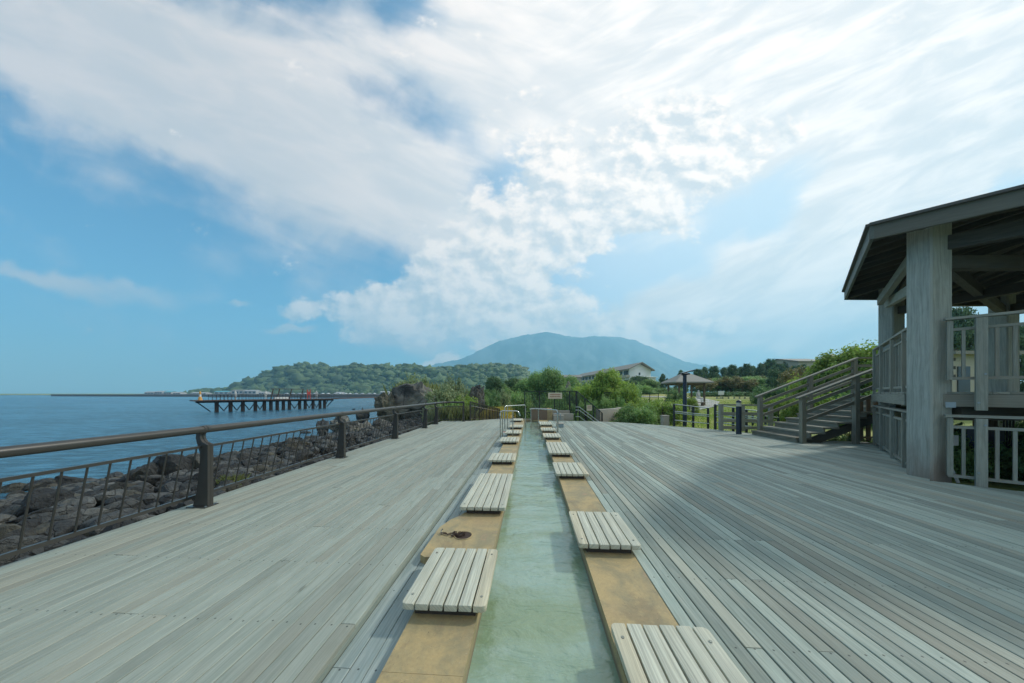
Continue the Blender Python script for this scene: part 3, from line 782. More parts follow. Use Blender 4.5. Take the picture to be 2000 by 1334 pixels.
# main tube up to the corner, then across
mb = MB(); mb.tube([(rail_x(y), y, .985) for y in [-3.5+.5*k for k in range(37)]]+[(-4.44, 15.1, .985), (-4.40, 15.36, .985), (-4.22, 15.5, .985), (-3.9, 15.5, .985), (-3.46, 15.58, .985)], .046, 16)
mb.build('handrail', m_rail, rl, True)
def rpost(x, y, dirx=(1, 0)):
    mb = MB(); ux, uy = dirx
    prof = [(.080, 0), (.080, .79), (.062, .80), (.012, .825), (-.020, .865), (-.026, .91), (-.010, .95), (.050, .982), (.046, 1.010), (.018, 1.036), (-.016, 1.036), (-.050, 1.008), (-.078, .93), (-.080, .87), (-.062, .80), (-.028, .70), (-.022, .56), (-.040, .36), (-.085, .14), (-.125, 0)]
    for s0, s1 in ((-.036, -.004), (.004, .036)):
        pts = [(x+ux*a-uy*s0, y+uy*a+ux*s0, z) for a, z in prof]
        mb.extr(pts, (0, 0, 0), (-uy*(s1-s0), ux*(s1-s0), 0))
    mb.extr([(x+ux*a+uy*.006, y+uy*a-ux*.006, z) for a, z in [(.078, 0.01), (.078, .79), (-.04, .79), (-.12, .01)]], (0, 0, 0), (-uy*.012, ux*.012, 0))
    p = mb.build('post', m_rail, rl)
    mb = MB(); q = MB(); q.v = []
    c_ = [(-.16, -.085), (.10, -.085), (.10, .085), (-.16, .085)]
    mb.prism([(x+ux*a-uy*b, y+uy*a+ux*b) for a, b in c_], .002, .012); ORG[p.name] = ORG[rl.name]; mb.build('base_plate', m_rail, p)
    for a_, b_ in ((.085, -.065), (.085, .065)):
        mb = MB(); mb.tube([(x+ux*a_-uy*b_, y+uy*a_+ux*b_, .012), (x+ux*a_-uy*b_, y+uy*a_+ux*b_, .024)], .011, 6); mb.build('bolt', m_galv, p)
    return p
for y in posts_y: rpost(rail_x(y), y)
rpost(-3.46, 15.6, (.0, -1)) 
balm = None
def bay(pa, pb, n, lean):      # pa, pb plan points on rail line; lean = (dx,dy) offset of the bottom rail
    global balm
    ax, ay = pa; bx, by = pb; mb = MB()
    mb.beam((ax, ay, .765), (bx, by, .765), .034, .030); lb = MB(); lb.beam((ax+lean[0], ay+lean[1], .115), (bx+lean[0], by+lean[1], .115), .034, .038)
    p = mb.build('panel', m_rail, rl); ORG[p.name] = ORG[rl.name]; lb.build('lower_bar', m_rail, p)
    for k in range(n):
        s_ = (k+.5)/n; x, y = lerp(ax, bx, s_), lerp(ay, by, s_)
        if balm is None:
            m2 = MB(); m2.tube([(lean[0], lean[1], -.632), (0, 0, 0)], .0085, 6); b = m2.build('baluster', m_rail, None, True); balm = b.data
        else: b = bpy.data.objects.new('baluster', balm); C.objects.link(b)
        b.parent = p; b.location = Vector((x, y, .752))-ORG[rl.name]
for a, b in zip(posts_y, posts_y[1:]): bay((rail_x(a)-.02, a), (rail_x(b)-.02, b), 18 if b-a > 2 else 10, (-.135, 0))
bay((rail_x(14.1)-.02, 14.1), (-4.46, 15.35), 7, (-.135, 0))
bay((-4.46, 15.48), (-3.5, 15.6), 7, (-.05, 0.03))

def picket(name, label, pts, hgt, mat, post_every=1.0, nb=8, botz=.12, railr=.022, mid=None, group=None, cap=False):
    """pts: list of (x, y, ztop); posts, top rail, bottom rail and pickets as the parts of one fence"""
    t = thing(name, label, 'fence', (pts[0][0], pts[0][1], pts[0][2]-hgt), group)
    for p in pts:
        mb = MB(); mb.beam((p[0], p[1], p[2]-hgt), (p[0], p[1], p[2]), .06, .06, (0, 1, 0)); mb.build('post', mat, t)
    mb = MB()
    for a, b in zip(pts, pts[1:]): mb.beam(a, b, .06, .045)
    mb.build('top_rail', mat, t)
    mb = MB()
    for a, b in zip(pts, pts[1:]): mb.beam((a[0], a[1], a[2]-hgt+botz), (b[0], b[1], b[2]-hgt+botz), .04, .04)
    if nb: mb.build('bottom_rail', mat, t)
    mb = MB()
    for a, b in zip(pts, pts[1:]):
        for k in range(1, nb):
            q = Vector(a).lerp(Vector(b), k/nb); mb = MB(); mb.beam((q.x, q.y, q.z-hgt+botz), (q.x, q.y, q.z), .016, .016, (0, 1, 0)); mb.build('picket', mat, t)
    return t
# sloping fence beside the ramp behind the corner
n_ = 9; a3, b3 = (-3.18, 15.95, 1.0), (-2.55, 25.0, .16)
pts = [tuple(lerp(a3[i], b3[i], k/n_) for i in range(3)) for k in range(n_+1)]
picket('ramp_fence', 'dark metal fence running down beside the ramp behind the railing corner', pts, 1.0, m_rail, nb=8)
t = thing('ramp_handrail', 'pale steel handrail on the dark ramp fence', 'handrail', (-3.1, 16, 0)); mb = MB()
mb.tube([(a3[0]+.09, a3[1], .78), (b3[0]+.09, b3[1], -.06)], .02, 8); mb.build('bar', m_steel, t, True)
# gate-like fence with a sign behind the bath
fz = zat(764, 17.6)
FY = lambda px, d=17.6: dirxy(px, d)
pts = [(*FY(1025), fz), (*FY(1054), fz), (*FY(1083), fz), (*FY(1112), fz), (*FY(1125.5), fz)]
sf = picket('black_fence', 'black metal picket fence with a cream notice board, behind the foot bath end', pts, 1.42, m_black, nb=9, botz=.2)
def notice(name, label, px0, px1, py0, py1, d, rows_):
    (x0, y0), (x1, y1) = dirxy(px0, d), dirxy(px1, d); z1, z0 = zat(py0, d), zat(py1, d)
    t = thing(name, label, 'sign', ((x0+x1)/2, y0, z0)); mb = MB(); mb.beam((x0, y0, (z0+z1)/2), (x1, y1, (z0+z1)/2), .02, z1-z0); mb.build('board', m_sign, t)
    mb = MB(); random.seed(3)
    for fr, hh in rows_:
        z = lerp(z0, z1, fr); xx_ = .12
        while xx_ < .86:
            w = random.uniform(.03, .055)
            mb.beam((lerp(x0, x1, xx_), lerp(y0, y1, xx_)-.0125, z), (lerp(x0, x1, xx_+w), lerp(y0, y1, xx_+w)-.0125, z), .003, (z1-z0)*hh*random.uniform(.7, 1)); xx_ += w+.018
    mb.build('lettering', m_ink, t); random.seed(7); return t
notice('notice_board', 'cream notice board with two rows of brown lettering on the black fence', 1070.5, 1097.8, 767, 779, 17.5, [(.72, .2), (.40, .2), (.14, .08)])
# fence going down the stairs
zt, zb_ = zat(764, 17.6), zat(806.7, 17.2)
a4, b4 = (*FY(1126.5), zt), (*dirxy(1176, 17.2), zb_)
pts = [tuple(lerp(a4[i], b4[i], k/3) for i in range(3)) for k in range(4)]
picket('stair_fence', 'black picket fence slanting down the steps right of the notice board', pts, 1.25, m_black, nb=8, botz=.12)
notice('small_notice', 'small upright cream notice on the slanting black stair fence', 1146, 1156, 791, 802, 17.0, [(.8, .1), (.6, .1), (.35, .1)])
t = thing('stair_handrail', 'double grey handrail sloping down the steps beside the slanting fence', 'handrail', (*FY(1124, 16.7), 0))
for dz in (0, -.17, -.52):
    mb = MB(); p = [(*dirxy(1124, 16.7), zat(795, 16.7)+dz), (*dirxy(1131, 16.7), zat(795, 16.7)+dz), (*dirxy(1170, 16.7), zat(824, 16.7)+dz)]
    mb.tube(p, .022, 8); mb.build('bar', m_galv, t, True)
for px in (1125, 1132, 1145, 1158):
    mb = MB(); x, y = dirxy(px, 16.75); z = zat(795+max(0, px-1131)*.75, 16.7); mb.tube([(x, y, z), (x, y, -1.0)], .03, 8); mb.build('post', m_black, t, True)
# curved concrete walls
def wall(name, label, pts, z1, z0, th, mat):
    t = MB()
    q = []
    for i, p in enumerate(pts):
        a = Vector(pts[max(0, i-1)]); b = Vector(pts[min(len(pts)-1, i+1)]); dd = Vector((b.x-a.x, b.y-a.y, 0)).normalized(); nn = Vector((-dd.y, dd.x, 0))*th/2
        q += [(p[0]-nn.x, p[1]-nn.y, z0), (p[0]-nn.x, p[1]-nn.y, p[2]), (p[0]+nn.x, p[1]+nn.y, p[2]), (p[0]+nn.x, p[1]+nn.y, z0)]
    fs = [(4*i+k, 4*i+4+k, 4*i+4+(k+1) % 4, 4*i+(k+1) % 4) for i in range(len(pts)-1) for k in range(4)]+[(0, 1, 2, 3), tuple(4*len(pts)-4+k for k in (3, 2, 1, 0))]
    t.add(q, fs); o = t.build(name, mat, smooth=True); tag(o, label, 'wall'); return o
wall('retaining_wall', 'pale concrete retaining wall curving away right of the black stair fence', [(*dirxy(1168, 17.6), .52), (*dirxy(1182, 18.0), .52), (*dirxy(1196, 18.8), .51), (*dirxy(1206, 19.9), .49), (*dirxy(1214, 21.5), .46)], .6, -1.3, .3, m_conc)
wall('low_wall', 'low pale concrete wall behind the drinking basin', [(*dirxy(1074, 17.4), .48), (*dirxy(1112, 17.4), .48)], .5, -1.0, .22, m_conc)
pts = [(*dirxy(p, 24), zat(766.5, 24)) for p in (1181, 1199, 1218)]
picket('hedge_fence', 'black picket fence above the curving concrete wall', pts, 1.2, m_black, nb=9)
pts = [(*dirxy(p, 34), zat(768, 34)) for p in (1252, 1269, 1286)]
picket('lawn_fence', 'small black picket fence on the lawn left of the pavilion', pts, 1.0, m_black, nb=9)

# ------------------------------------------------------------------ right side: ramp fences, bollard, lamp post
def rail_fence(name, label, pts, hgt, mats, n_rails, cat='fence', wood_=False):
    t = thing(name, label, cat, (pts[0][0], pts[0][1], pts[0][2]-hgt))
    for p in pts:
        mb = MB()
        if wood_: mb.beam((p[0], p[1], p[2]-hgt), (p[0], p[1], p[2]), .12, .12, (0, 1, 0))
        else: mb.tube([(p[0], p[1], p[2]-hgt), (p[0], p[1], p[2]-.06), (p[0], p[1], p[2])], [.05, .05, .035], 10)
        mb.build('post', mats[0], t, not wood_)
    for k, fz_ in enumerate(n_rails):
        mb = MB()
        for a, b in zip(pts, pts[1:]):
            p0, p1 = (a[0], a[1]-.05, a[2]-fz_), (b[0], b[1]-.05, b[2]-fz_)
            if wood_: mb.beam(p0, p1, .04, .12 if k else .06)
            else: mb.tube([p0, p1], .02, 8)
        mb.build('rail', mats[1], t, not wood_)
    return t
def P3(px, py, d): return (*dirxy(px, d), zat(py, d))
rail_fence('tube_fence', 'short dark post fence with steel tube rails, nearest the green shrubs', [P3(1316.7, 788.6, 13.5), P3(1354, 793, 13.7), P3(1383, 796, 13.9)], 1.05, (m_black, m_galv), (.02, .33, .40, .72))
rail_fence('tube_fence', 'dark post fence with steel tube rails behind the navy bollard', [P3(1397, 789.5, 12.3), P3(1432, 795, 12.7), P3(1458, 799, 13.0), P3(1481, 802, 13.3)], 1.05, (m_black, m_galv), (.02, .30, .38, .50, .72))
rail_fence('tube_fence', 'farther dark tube fence on the ramp seen between the boards and stairs', [P3(1451, 805, 15.5), P3(1470, 808, 15.7), P3(1495, 812, 16), P3(1520, 815, 16.4)], .9, (m_black, m_galv), (.02, .25, .45, .65))
rail_fence('board_fence', 'grey wooden post and board fence between the bollard and the stairs', [P3(1408, 789, 12.0), P3(1450, 789.5, 12.0), P3(1505, 790, 11.9)], 1.05, (m_grey, m_grey), (.03, .37, .64, .91), wood_=True)
bx, by = G(1443, 848)
t = thing('bollard_light', 'navy bollard lamp with a frosted lens band on the deck edge by the stairs', 'bollard', (bx, by, 0))
mb = MB(); mb.tube([(bx, by, 0), (bx, by, .985)], .085, 24); mb.build('post', m_navy, t, True)
mb = MB(); mb.tube([(bx, by, .985), (bx, by, 1.12)], .074, 24); mb.build('lens', m_lens, t, True)
mb = MB(); mb.tube([(bx, by, 1.12), (bx, by, 1.16), (bx, by, 1.20), (bx, by, 1.215)], [.086, .084, .05, .01], 24); mb.build('cap', m_navy, t, True)
d = 15.5; x, y = dirxy(1337.5, d)
t = thing('solar_lamp', 'tall dark lamp post with a slanted solar panel, in front of the pavilion', 'lamp post', (x, y, -.2))
mb = MB(); mb.tube([(x, y, -.3), (x, y, 1.1), (x, y, 1.14), (x, y, zat(731, d))], [.095, .095, .085, .085], 16); mb.build('pole', m_navy, t, True)
mb = MB(); z = zat(728, d); mb.beam((x-.18, y, z-.04), (x+.40, y, z+.12), .45, .05); mb.build('solar_panel', m_panel, t)
mb = MB(); mb.beam((x-.12, y, z-.10), (x+.2, y, z-.06), .2, .08); mb.build('lamp_head', m_navy, t)
t = thing('stone_marker', 'small squared concrete post at the deck edge beside the shrubs', 'post', (*dirxy(1302, 14.2), 0)); mb = MB()
x, y = dirxy(1302, 14.2); mb.box(x-.15, x+.12, y, y+.3, -.3, .38); mb.build('block', m_conc, t)
mb = MB(); mb.box(x-.16, x+.13, y-.01, y+.31, .38, .42); mb.build('cap', m_conc, t)
# lawn sign
d = 44; x, y = dirxy(1408.5, d)
t = thing('lawn_sign', 'small white information board on a post on the lawn', 'sign', (x, y, 0)); mb = MB(); mb.beam((*dirxy(1403, d), zat(767.5, d)), (*dirxy(1414, d), zat(767.5, d)), .04, .55); mb.build('board', m_white, t)
mb = MB(); mb.beam((x, y+.05, 0), (x, y+.05, zat(768, d)), .08, .08); mb.build('post', m_galv, t)
for a, b, lb in ((1400, 1423, 'short grey wooden fence right beneath the lawn sign'), (1434, 1486, 'long grey wooden rail fence across the lawn right of the lawn sign')):
    n = max(2, int((b-a)/9)); rail_fence('lawn_rail_fence', lb, [P3(lerp(a, b, k/n), 775, 43) for k in range(n+1)], 1.0, (m_grey, m_grey), (.05, .3, .55, .8), wood_=True)

# ------------------------------------------------------------------ stairs to the platform
FL = 1.47   # platform floor
sx0, sy0, sy1, run, rise = 7.74, 9.47, 11.30, .378, .152
stt = thing('wooden_stairs', 'wide weathered wooden staircase climbing to the raised platform', 'stairs', (sx0, 10.4, 0))
for k in range(9):
    x = sx0+k*run; z = (k+1)*rise
    mb = MB(); mb.box(x-.02, x+run*.55, sy0, sy1, z-.05, z, None); mb.box(x+run*.55+.006, x+run+.05, sy0, sy1, z-.05, z-.001)
    mb.box(x+.012, x+.05, sy0+.01, sy1-.01, z-rise+.002, z-.052); mb.build('step', m_step, stt)
mb = MB()
for y in (sy0+.12, sy1-.12): mb.beam((sx0+.15, y, -.12), (sx0+9*run, y, 9*rise-.18), .07, .22)
mb.build('stringer', m_dark, stt)
sl_ = rise/run
def hrail(y, xs, ztop0, lab, land):
    for x in xs:
        zb2 = 0 if y < 10 else max(0, (x-sx0)*sl_-.3); zt_ = min(ztop0+(x-xs[0])*sl_, 2.67)
        mb = MB(); mb.beam((x, y, 0 if x < 8.5 else zb2), (x, y, zt_-.02), .115, .115, (0, 1, 0)); mb.build('handrail_post', m_stair, stt)
    xe = xs[-1]
    def zz(x): return min(ztop0+(x-xs[0])*sl_, 2.67)
    xk = xs[0]+(2.67-ztop0)/sl_
    mb = MB(); mb.beam((xs[0]-.15, y, zz(xs[0]-.15)), (xk, y, 2.67), .14, .045)
    mb.beam((xk, y, 2.67), (xk+land, y, 2.67), .14, .045); mb.build('handrail', m_stair, stt)
    for off in (.27, .50, .74):
        mb = MB(); mb.beam((xs[0], y, zz(xs[0])-off), (xk, y, 2.67-off), .035, .09)
        mb.beam((xk, y, 2.67-off), (xk+land, y, 2.67-off), .035, .09)
        mb.build('side_rail', m_stair, stt)
hrail(sy0-.07, [G(1569, 866)[0], 9.30], 1.36, 'near', .8)
hrail(sy1+.07, [8.08, 9.75, 11.2], 1.38, 'far', 1.2)

# ------------------------------------------------------------------ gazebo tower on the right
gz = thing('lookout_shelter', 'raised weathered timber lookout shelter with a dark hipped roof on the right', 'shelter', (11.2, 5.5, 0))
def ln(p, ang, s_): return (p[0]+math.cos(R(ang))*s_, p[1]+math.sin(R(ang))*s_)
RA = (5.87, 5.71); RB = (8.95, 9.37); RC = (12.81, 9.69); RD = ln(RC, -40, 6.0); RE = ln(RD, -85, 3.6); RF = ln(RA, -40, 8.6)
ROOF = [RA, RF, RE, RD, RC, RB]
cxg, cyg = 11.8, 5.2
ez = 4.12                     # underside of the fascia
mb = MB(); apex = (cxg, cyg, 6.25); n = len(ROOF)
vs = [(x, y, 4.36) for x, y in ROOF]+[(x, y, 4.41) for x, y in ROOF]+[(cxg, cyg, 5.35), (cxg, cyg, 5.40)]
fs = [(i, (i+1) % n, n+(i+1) % n, n+i) for i in range(n)]
top = [((i+1) % n+n, i+n, 2*n+1) for i in range(n)]; bot = [(i, (i+1) % n, 2*n) for i in range(n)]
mb.add(vs, fs+top+bot); mb.build('roof', m_roofd, gz, normals=True)
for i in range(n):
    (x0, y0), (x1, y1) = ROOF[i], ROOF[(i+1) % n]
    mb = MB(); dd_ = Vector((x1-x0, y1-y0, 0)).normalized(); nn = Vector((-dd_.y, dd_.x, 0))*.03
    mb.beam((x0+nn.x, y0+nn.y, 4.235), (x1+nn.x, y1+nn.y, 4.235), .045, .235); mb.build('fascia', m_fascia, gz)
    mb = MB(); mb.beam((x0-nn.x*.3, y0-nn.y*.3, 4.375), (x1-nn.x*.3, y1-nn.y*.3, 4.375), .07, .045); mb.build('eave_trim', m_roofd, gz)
# hip rafters, rafters and purlins
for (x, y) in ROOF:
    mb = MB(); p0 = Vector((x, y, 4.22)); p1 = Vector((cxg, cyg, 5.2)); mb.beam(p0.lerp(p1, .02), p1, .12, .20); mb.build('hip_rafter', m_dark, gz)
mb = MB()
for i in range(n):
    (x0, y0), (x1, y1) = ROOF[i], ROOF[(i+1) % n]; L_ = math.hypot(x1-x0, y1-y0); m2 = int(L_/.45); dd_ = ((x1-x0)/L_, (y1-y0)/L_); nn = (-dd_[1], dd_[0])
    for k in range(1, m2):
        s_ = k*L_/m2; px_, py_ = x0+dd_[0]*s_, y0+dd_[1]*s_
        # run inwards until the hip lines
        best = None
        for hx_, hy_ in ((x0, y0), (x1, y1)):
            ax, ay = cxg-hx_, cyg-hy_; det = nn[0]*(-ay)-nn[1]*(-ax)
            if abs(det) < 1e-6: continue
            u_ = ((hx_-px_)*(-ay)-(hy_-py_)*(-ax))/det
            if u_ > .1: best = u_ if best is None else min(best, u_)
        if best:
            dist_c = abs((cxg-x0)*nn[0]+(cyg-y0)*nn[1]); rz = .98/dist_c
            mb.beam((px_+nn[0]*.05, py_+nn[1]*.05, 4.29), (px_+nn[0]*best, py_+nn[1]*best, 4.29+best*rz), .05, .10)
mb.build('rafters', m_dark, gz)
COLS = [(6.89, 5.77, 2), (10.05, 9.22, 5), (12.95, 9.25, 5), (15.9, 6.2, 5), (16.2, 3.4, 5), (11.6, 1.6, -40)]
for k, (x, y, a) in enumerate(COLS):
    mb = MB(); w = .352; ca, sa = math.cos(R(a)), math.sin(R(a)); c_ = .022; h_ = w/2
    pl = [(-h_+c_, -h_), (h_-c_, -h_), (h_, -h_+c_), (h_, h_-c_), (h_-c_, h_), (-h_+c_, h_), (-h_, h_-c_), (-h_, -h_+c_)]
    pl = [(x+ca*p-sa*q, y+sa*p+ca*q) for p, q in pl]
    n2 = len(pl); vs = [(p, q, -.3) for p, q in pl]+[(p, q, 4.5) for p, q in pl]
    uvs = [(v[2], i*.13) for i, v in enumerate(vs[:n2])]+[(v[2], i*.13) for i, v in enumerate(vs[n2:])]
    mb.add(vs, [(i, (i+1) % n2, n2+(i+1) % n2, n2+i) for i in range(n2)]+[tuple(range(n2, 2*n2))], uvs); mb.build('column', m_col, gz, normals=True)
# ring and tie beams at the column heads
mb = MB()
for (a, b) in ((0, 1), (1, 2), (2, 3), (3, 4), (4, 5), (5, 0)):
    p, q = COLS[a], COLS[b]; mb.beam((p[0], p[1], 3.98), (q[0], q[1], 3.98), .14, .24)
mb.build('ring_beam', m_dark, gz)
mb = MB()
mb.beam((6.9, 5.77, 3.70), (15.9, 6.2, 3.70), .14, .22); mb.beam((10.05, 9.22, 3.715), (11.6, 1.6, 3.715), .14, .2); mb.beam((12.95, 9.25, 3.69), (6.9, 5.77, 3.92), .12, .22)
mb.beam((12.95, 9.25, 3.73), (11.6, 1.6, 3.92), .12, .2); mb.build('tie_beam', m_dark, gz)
mb = MB(); pA = Vector((6.89, 5.77, 3.45)); mb.beam(pA+Vector((.1, .1, 0)), (9.6, 8.9, 3.86), .10, .20)
mb.beam((6.9, 5.9, 4.05), (6.9+2.2, 5.9+2.7, 3.84), .1, .18); mb.build('brace', m_grey, gz)
# platform floor
PF = [(6.93, 6.1), (6.98, 5.52), (12.10, 1.23), (15.6, 1.6), (16.2, 5.4), (12.95, 9.5), (9.66, 9.30)]
mb = MB(); n = len(PF)
def edge_slab(z0, z1, m_, nm, off=0):
    mb = MB(); mb.prism(PF, z0, z1); return mb.build(nm, m_, gz)
fl = planks(PF, 6.9, 16.3, .118, .006, FL, .035, 15, 1.0); fl.nl = None; fl.build('platform_floor', m_grey, gz)
mb = MB(); edges = list(zip(PF, PF[1:]+PF[:1]))
for (p, q) in edges[1:2]+edges[5:7]+edges[2:5]:
    if p == PF[1]: p = (p[0]-.10, p[1]+.084)
    mb.beam((p[0]+.03, p[1]+.03, FL-.14), (q[0]+.03, q[1]+.03, FL-.14), .07, .20)
mb.build('rim_joist', m_grey, gz)
mb = MB()
for k in range(12):
    x = 7.6+k*.7; ys = scan(PF, x)
    if len(ys) == 2: mb.beam((x, ys[0]+.12, FL-.15), (x, ys[1]-.12, FL-.15), .06, .2)
for k in range(3):
    y = 3.4+k*2.2; yy0 = sorted([PF[i][0]+(y-PF[i][1])*(PF[(i+1) % n][0]-PF[i][0])/(PF[(i+1) % n][1]-PF[i][1]) for i in range(n) if (PF[i][1]-y)*(PF[(i+1) % n][1]-y) < 0])
    if len(yy0) >= 2: mb.beam((yy0[0]+.15, y, FL-.36), (yy0[-1]-.15, y, FL-.36), .12, .22)
mb.build('floor_joists', m_dark, gz)
# railings: upper and lower, along both visible faces
def balustrade(p, q, z0, z1, posts, bars, wide, nm, top=True, pw=.09, zb=.10, bw=.058):
    """posts at the given metres from p; bars fills each bay; returns nothing"""
    d = Vector((q[0]-p[0], q[1]-p[1], 0)); Lg = d.length; d.normalize()
    P_ = lambda s_, z: (p[0]+d.x*s_, p[1]+d.y*s_, z)
    mb = MB(); mb.beam(P_(-.03, z1), P_(Lg+.03, z1), .115, .04); mb.build('top_rail', m_grey, gz)
    mb = MB(); mb.beam(P_(0, z1-.18), P_(Lg, z1-.18), .045, .045); mb.build('cross_rail', m_grey, gz); mb = MB(); mb.beam(P_(0, z0+zb), P_(Lg, z0+zb), .05, .045); mb.build('cross_rail', m_grey, gz)
    cut = [0]+posts+[Lg]
    for a, b in zip(cut, cut[1:]):
        m2 = max(1, round((b-a)/bars))
        for k in range(1, m2): s_ = lerp(a, b, k/m2); bm_ = MB(); bm_.beam(P_(s_, z0+zb+.02), P_(s_, z1-.20), .03, bw, (d.x, d.y, 0)); bm_.build('baluster', m_grey, gz)
lf0, lf1 = (7.10, 6.20), (9.64, 9.22)
ff0, ff1 = (6.86, 5.50), (11.95, 1.23)
balustrade(lf0, lf1, FL, 2.67, [1.1, 2.5], .16, .1, 'left_upper', bw=.034)
balustrade(lf0, lf1, .0, 1.10, [1.1, 2.5], .16, .1, 'left_lower', bw=.034)
lfd = (Vector((*lf1, 0))-Vector((*lf0, 0))).normalized()
for s_, px in ((.32, 0), (1.45, 0), (2.75, 0), (3.85, 0)):
    q = Vector((*lf0, 0))+lfd*s_+Vector((-.03, .02, 0))
    mb = MB(); mb.beam((q.x, q.y, .0), (q.x, q.y, 1.07), .055, .07, tuple(lfd)); mb.build('railing_post', m_grey, gz)
    mb = MB(); mb.beam((q.x, q.y, 1.20), (q.x, q.y, 2.64), .055, .07, tuple(lfd)); mb.build('railing_post', m_grey, gz)
# the front face
fd = (Vector((*ff1, 0))-Vector((*ff0, 0))).normalized()
def fpt(s_, off=0): return Vector((ff0[0]+fd.x*s_-fd.y*-off*1.0, ff0[1]+fd.y*s_-fd.x*off, 0))
balustrade(ff0, ff1, FL, 2.67, [.30, 1.35, 2.55, 3.75, 5.0], .15, .1, 'front_upper', zb=.22, bw=.036)
balustrade(ff0, ff1, .0, 1.08, [.30, 1.35, 2.55, 3.75, 5.0], .15, .1, 'front_lower', zb=.10, bw=.036)
for s_ in (.02,):
    q = fpt(s_); mb = MB(); mb.beam((q.x, q.y, .1), (q.x, q.y, 1.05), .06, .06, tuple(fd)); mb.build('railing_post', m_grey, gz); mb = MB(); mb.beam((q.x, q.y, FL+.2), (q.x, q.y, 2.63), .06, .06, tuple(fd)); mb.build('railing_post', m_grey, gz)
nrm = Vector((fd.y, -fd.x, 0))
if nrm.x > 0: nrm = -nrm
for s_ in (.30, 1.35, 2.55, 3.75, 5.0):
    q = Vector((ff0[0]+fd.x*s_, ff0[1]+fd.y*s_, 0))+nrm*.05
    mb = MB(); mb.beam((q.x, q.y, -.12), (q.x, q.y, 1.05), .105, .07, tuple(nrm)); mb.build('railing_post', m_grey, gz)
    mb = MB(); mb.beam((q.x, q.y, 1.18), (q.x, q.y, 2.64), .105, .07, tuple(nrm)); mb.build('railing_post', m_grey, gz)
bolt_z = ((1.30, 0), (1.75, 1), (.2, 0), (.95, 1))
for s_ in (.30, 1.35, 2.55):
    q = Vector((ff0[0]+fd.x*s_, ff0[1]+fd.y*s_, 0))+nrm*.086
    for z, k_ in bolt_z:
        c_ = q+fd*(.03 if k_ else -.03)+Vector((0, 0, z)); mb = MB(); mb.tube([c_, c_+nrm*.008], .014, 10); mb.build('bolt', m_galv, gz)
# gusset plate, pipes
q = Vector((ff0[0]+fd.x*.04, ff0[1]+fd.y*.04, 0))+nrm*.045
mb = MB(); mb.beam(q+Vector((0, 0, 1.26))-fd*.07, q+Vector((0, 0, 1.26))+fd*.03, .012, .09); mb.build('steel_plate', m_galv, gz)
mb = MB(); mb.tube([(7.13, 5.80, .4), (7.13, 5.80, 4.1)], .013, 8); mb.build('red_pipe', m_redd, gz, True)
mb = MB(); x, y = dirxy(1858, 5.5); mb.box(x-.07, x+.07, y-.04, y+.06, .52, .70); mb.build('socket_box', m_white, gz)
mb = MB(); mb.tube(bend([(x, y, .52), (x-.02, y, .36), (x-.08, y-.03, .2), (x-.06, y-.1, .0), (x-.04, y-.12, -.12)], .05), .02, 8); mb.build('conduit', m_white, gz, True)
x, y = 9.65, 7.0
t = thing('switch_cabinet', 'dark blue electrical cabinet with black cables under the shelter floor', 'cabinet', (x, y, 0))
mb = MB(); mb.box(x-.16, x+.16, y, y+.3, -.1, .70); mb.build('body', m_bluebox, t)
mb = MB()
for k in range(4): mb.tube([(x+.3+.06*k, y+.1, 1.1), (x+.3+.06*k, y+.1, .5), (x+.24+.04*k, y+.05, .32), (x+.1, y+.05, .30-.03*k), (x-.02, y+.1, .38)], .014, 6)
mb.build('cables', m_black, t, True)
mb = MB(); mb.box(x-.02, x+.32, y+.2, y+.32, -.3, 1.1); mb.build('stand', m_brown, t)
# lattice screen under the landing
t = thing('lattice_screen', 'brown lattice screen under the stair landing beside the shelter', 'screen', (9.6, 9.35, 0))
mb = MB(); p0, p1 = (9.45, 9.62), (10.6, 9.75)
for k in range(6): s_ = k/5; mb.beam((lerp(p0[0], p1[0], s_), lerp(p0[1], p1[1], s_), .05), (lerp(p0[0], p1[0], s_), lerp(p0[1], p1[1], s_), 1.28), .11, .03, (0, 1, 0))
mb.build('slats', m_brown, t)
mb = MB(); mb.beam((*p0, 1.31), (*p1, 1.31), .09, .05); mb.beam((*p0, .9), (*p1, .9), .05, .05); mb.beam((*p0, .15), (*p1, .15), .05, .05); mb.build('frame', m_brown, t)

# ------------------------------------------------------------------ pavilion on the lawn
d = 33; pxc = 1339; xc, yc = dirxy(pxc, d); gzp = ground_z(xc, yc); hw = 2.05
t = thing('garden_pavilion', 'open garden pavilion with a grey hipped roof on the lawn', 'pavilion', (xc, yc, gzp))
ev = zat(748, d-1.5); apz = zat(732, d)
for sx in (-1, 1):
    for sy in (-1, 1):
        mb = MB(); mb.beam((xc+sx*1.25, yc+sy*1.25, gzp-.1), (xc+sx*1.25, yc+sy*1.25, ev+.1), .16, .16, (0, 1, 0)); mb.build('post', m_brown, t)
mb = MB(); e = 1.88
vs = [(xc-e, yc-e, ev), (xc+e, yc-e, ev), (xc+e, yc+e, ev), (xc-e, yc+e, ev), (xc-e, yc-e, ev+.12), (xc+e, yc-e, ev+.12), (xc+e, yc+e, ev+.12), (xc-e, yc+e, ev+.12), (xc-.3, yc, apz+.2), (xc+.3, yc, apz+.2)]
mb.add(vs, [(0, 1, 5, 4), (1, 2, 6, 5), (2, 3, 7, 6), (3, 0, 4, 7), (0, 3, 2, 1), (4, 5, 9, 8), (5, 6, 9), (6, 7, 8, 9), (7, 4, 8)]); mb.build('roof', m_pav, t)
mb = MB()
for sx in (-1, 1): mb.beam((xc+sx*1.25, yc-1.35, ev-.1), (xc+sx*1.25, yc+1.35, ev-.1), .12, .18); mb.beam((xc-1.35, yc+sx*1.25, ev-.105), (xc+1.35, yc+sx*1.25, ev-.105), .12, .16)
